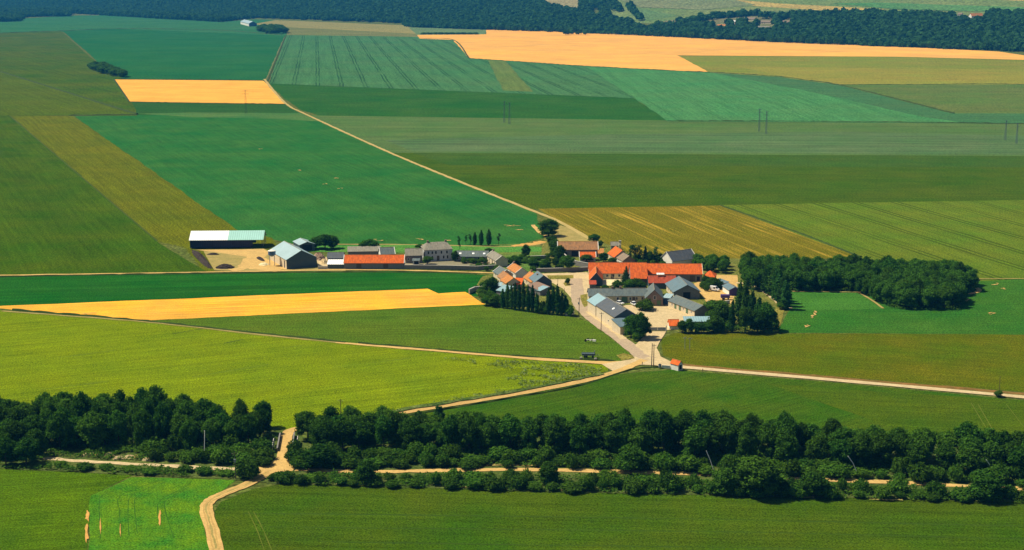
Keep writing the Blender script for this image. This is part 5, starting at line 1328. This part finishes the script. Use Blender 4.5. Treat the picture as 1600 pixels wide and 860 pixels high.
# ------------------------------------------------------------------ far woods: one mass nobody could count
def far_wood(name, polys, holes, dist, label):
    g = np.random.default_rng(5)
    blobs = []
    for poly in polys:
        W = [tuple(at(*p)[:2]) for p in poly]
        HW = [[tuple(at(*p)[:2]) for p in h] for h in holes]
        x0, x1 = min(p[0] for p in W), max(p[0] for p in W)
        y0, y1 = min(p[1] for p in W), max(p[1] for p in W)
        nx, ny = int((x1 - x0) / dist), int((y1 - y0) / dist)
        for i in range(nx):
            for j in range(ny):
                p = (x0 + (i + g.uniform(0, 1)) * dist, y0 + (j + g.uniform(0, 1)) * dist)
                if abs(p[0]) > .42 * p[1] + 250: continue
                if inside(p, W) and not any(inside(p, h) for h in HW):
                    blobs.append(p)
    B = np.array(blobs)
    n = len(B)
    z = np.array([ground_z(*p) for p in B])
    K = 38
    Rr = g.uniform(.42, .72, n) * dist
    Hh = g.uniform(9, 19, n) * (1 + .25 * np.sin(B[:, 0] / 170) * np.cos(B[:, 1] / 230))
    d = g.normal(size=(n, K, 3)); d[..., 2] = np.abs(d[..., 2]) * 1.0 - .25
    d /= np.linalg.norm(d, axis=2)[..., None]
    half = Hh * .5
    c = np.empty((n, K, 3))
    jit = g.uniform(.75, 1.12, (n, K))
    c[..., 0] = B[:, None, 0] + d[..., 0] * Rr[:, None] * jit
    c[..., 1] = B[:, None, 1] + d[..., 1] * Rr[:, None] * jit
    c[..., 2] = z[:, None] + (Hh - half)[:, None] + d[..., 2] * half[:, None] * jit
    nn = d + g.normal(scale=.28, size=d.shape)
    nn /= np.linalg.norm(nn, axis=2)[..., None]
    a = np.cross(nn, g.normal(size=d.shape)); a /= np.linalg.norm(a, axis=2)[..., None]
    b = np.cross(nn, a)
    s = (Rr[:, None] * g.uniform(.34, .62, (n, K)))[..., None]
    V = np.stack([c - a * s, c - b * s, c + a * s, c + b * s], axis=2).reshape(-1, 3)
    F = n * K
    me = bpy.data.meshes.new(name)
    me.vertices.add(F * 4); me.vertices.foreach_set('co', V.astype(np.float32).ravel())
    me.loops.add(F * 4); me.loops.foreach_set('vertex_index', np.arange(F * 4, dtype=np.int32))
    me.polygons.add(F); me.polygons.foreach_set('loop_start', np.arange(0, F * 4, 4, dtype=np.int32))
    me.materials.append(M['leaf_far'])
    me.update(calc_edges=True)
    o = bpy.data.objects.new(name, me)
    col.objects.link(o)
    tag(o, label, 'woodland', None, 'stuff')
    print('far wood trees', n)
W1 = [(-500, 40), (-100, 37), (30, 34), (40, 27), (108, 26), (112, 22), (170, 25), (260, 30.5), (345, 35), (368, 32), (400, 28.5), (630, 37), (640, 43), (760, 47), (880, 51), (1000, 56), (1200, 66), (1400, 74), (1600, 82), (2100, 106),
      (2100, 26), (1600, 22), (1505, 20), (1497, 28), (1400, 25), (1290, 25), (1190, 29), (1150, 39), (1060, 42), (1003, 40), (985, 36), (955, 34), (945, 12), (941, -22), (906, -22), (906, 20), (880, 18), (850, 8), (828, -22), (-500, -40)]
HOLES = [[(1114, 32), (1136, 32), (1136, 50), (1114, 50)], [(1143, 31), (1153, 31), (1154, 45), (1143, 45)], [(1164, 26), (1182, 26), (1181, 41), (1164, 41)], [(1184, 31), (1212, 31), (1208, 53), (1182, 53)], [(1218, 31), (1240, 31), (1238, 45), (1218, 45)],
         [(1492, 18), (1542, 18), (1540, 35), (1494, 35)], [(925, 16), (940, 16), (938, 30), (925, 30)], [(985, 40), (1010, 36), (1050, 34), (1010, 48)]]
far_wood('far_woodland', [W1, [(950, 6), (962, 5), (974, 14), (970, 20), (955, 16)], [(978, 12), (990, 11), (1008, 28), (1003, 36), (990, 24)], [(1055, 37), (1130, 25), (1190, 23), (1190, 26), (1130, 29), (1060, 41)]], HOLES, 15.0, 'dark blue-green woodland covering the far hillside')

# ------------------------------------------------------------------ air
hz = MB().box(-9300, -1700, -1, 9300, 15300, 260).build('haze', None)
hm = bpy.data.materials.new('haze_air')
hm.use_nodes = True
nt = hm.node_tree
nt.nodes.remove(nt.nodes['Principled BSDF'])
pv = nt.nodes.new('ShaderNodeVolumePrincipled')
pv.inputs['Color'].default_value = (0.04, 0.36, 0.85, 1)
pv.inputs['Density'].default_value = 0.00006
nt.links.new(pv.outputs[0], nt.nodes['Material Output'].inputs['Volume'])
hz.data.materials.append(hm)
hz['kind'] = 'stuff'
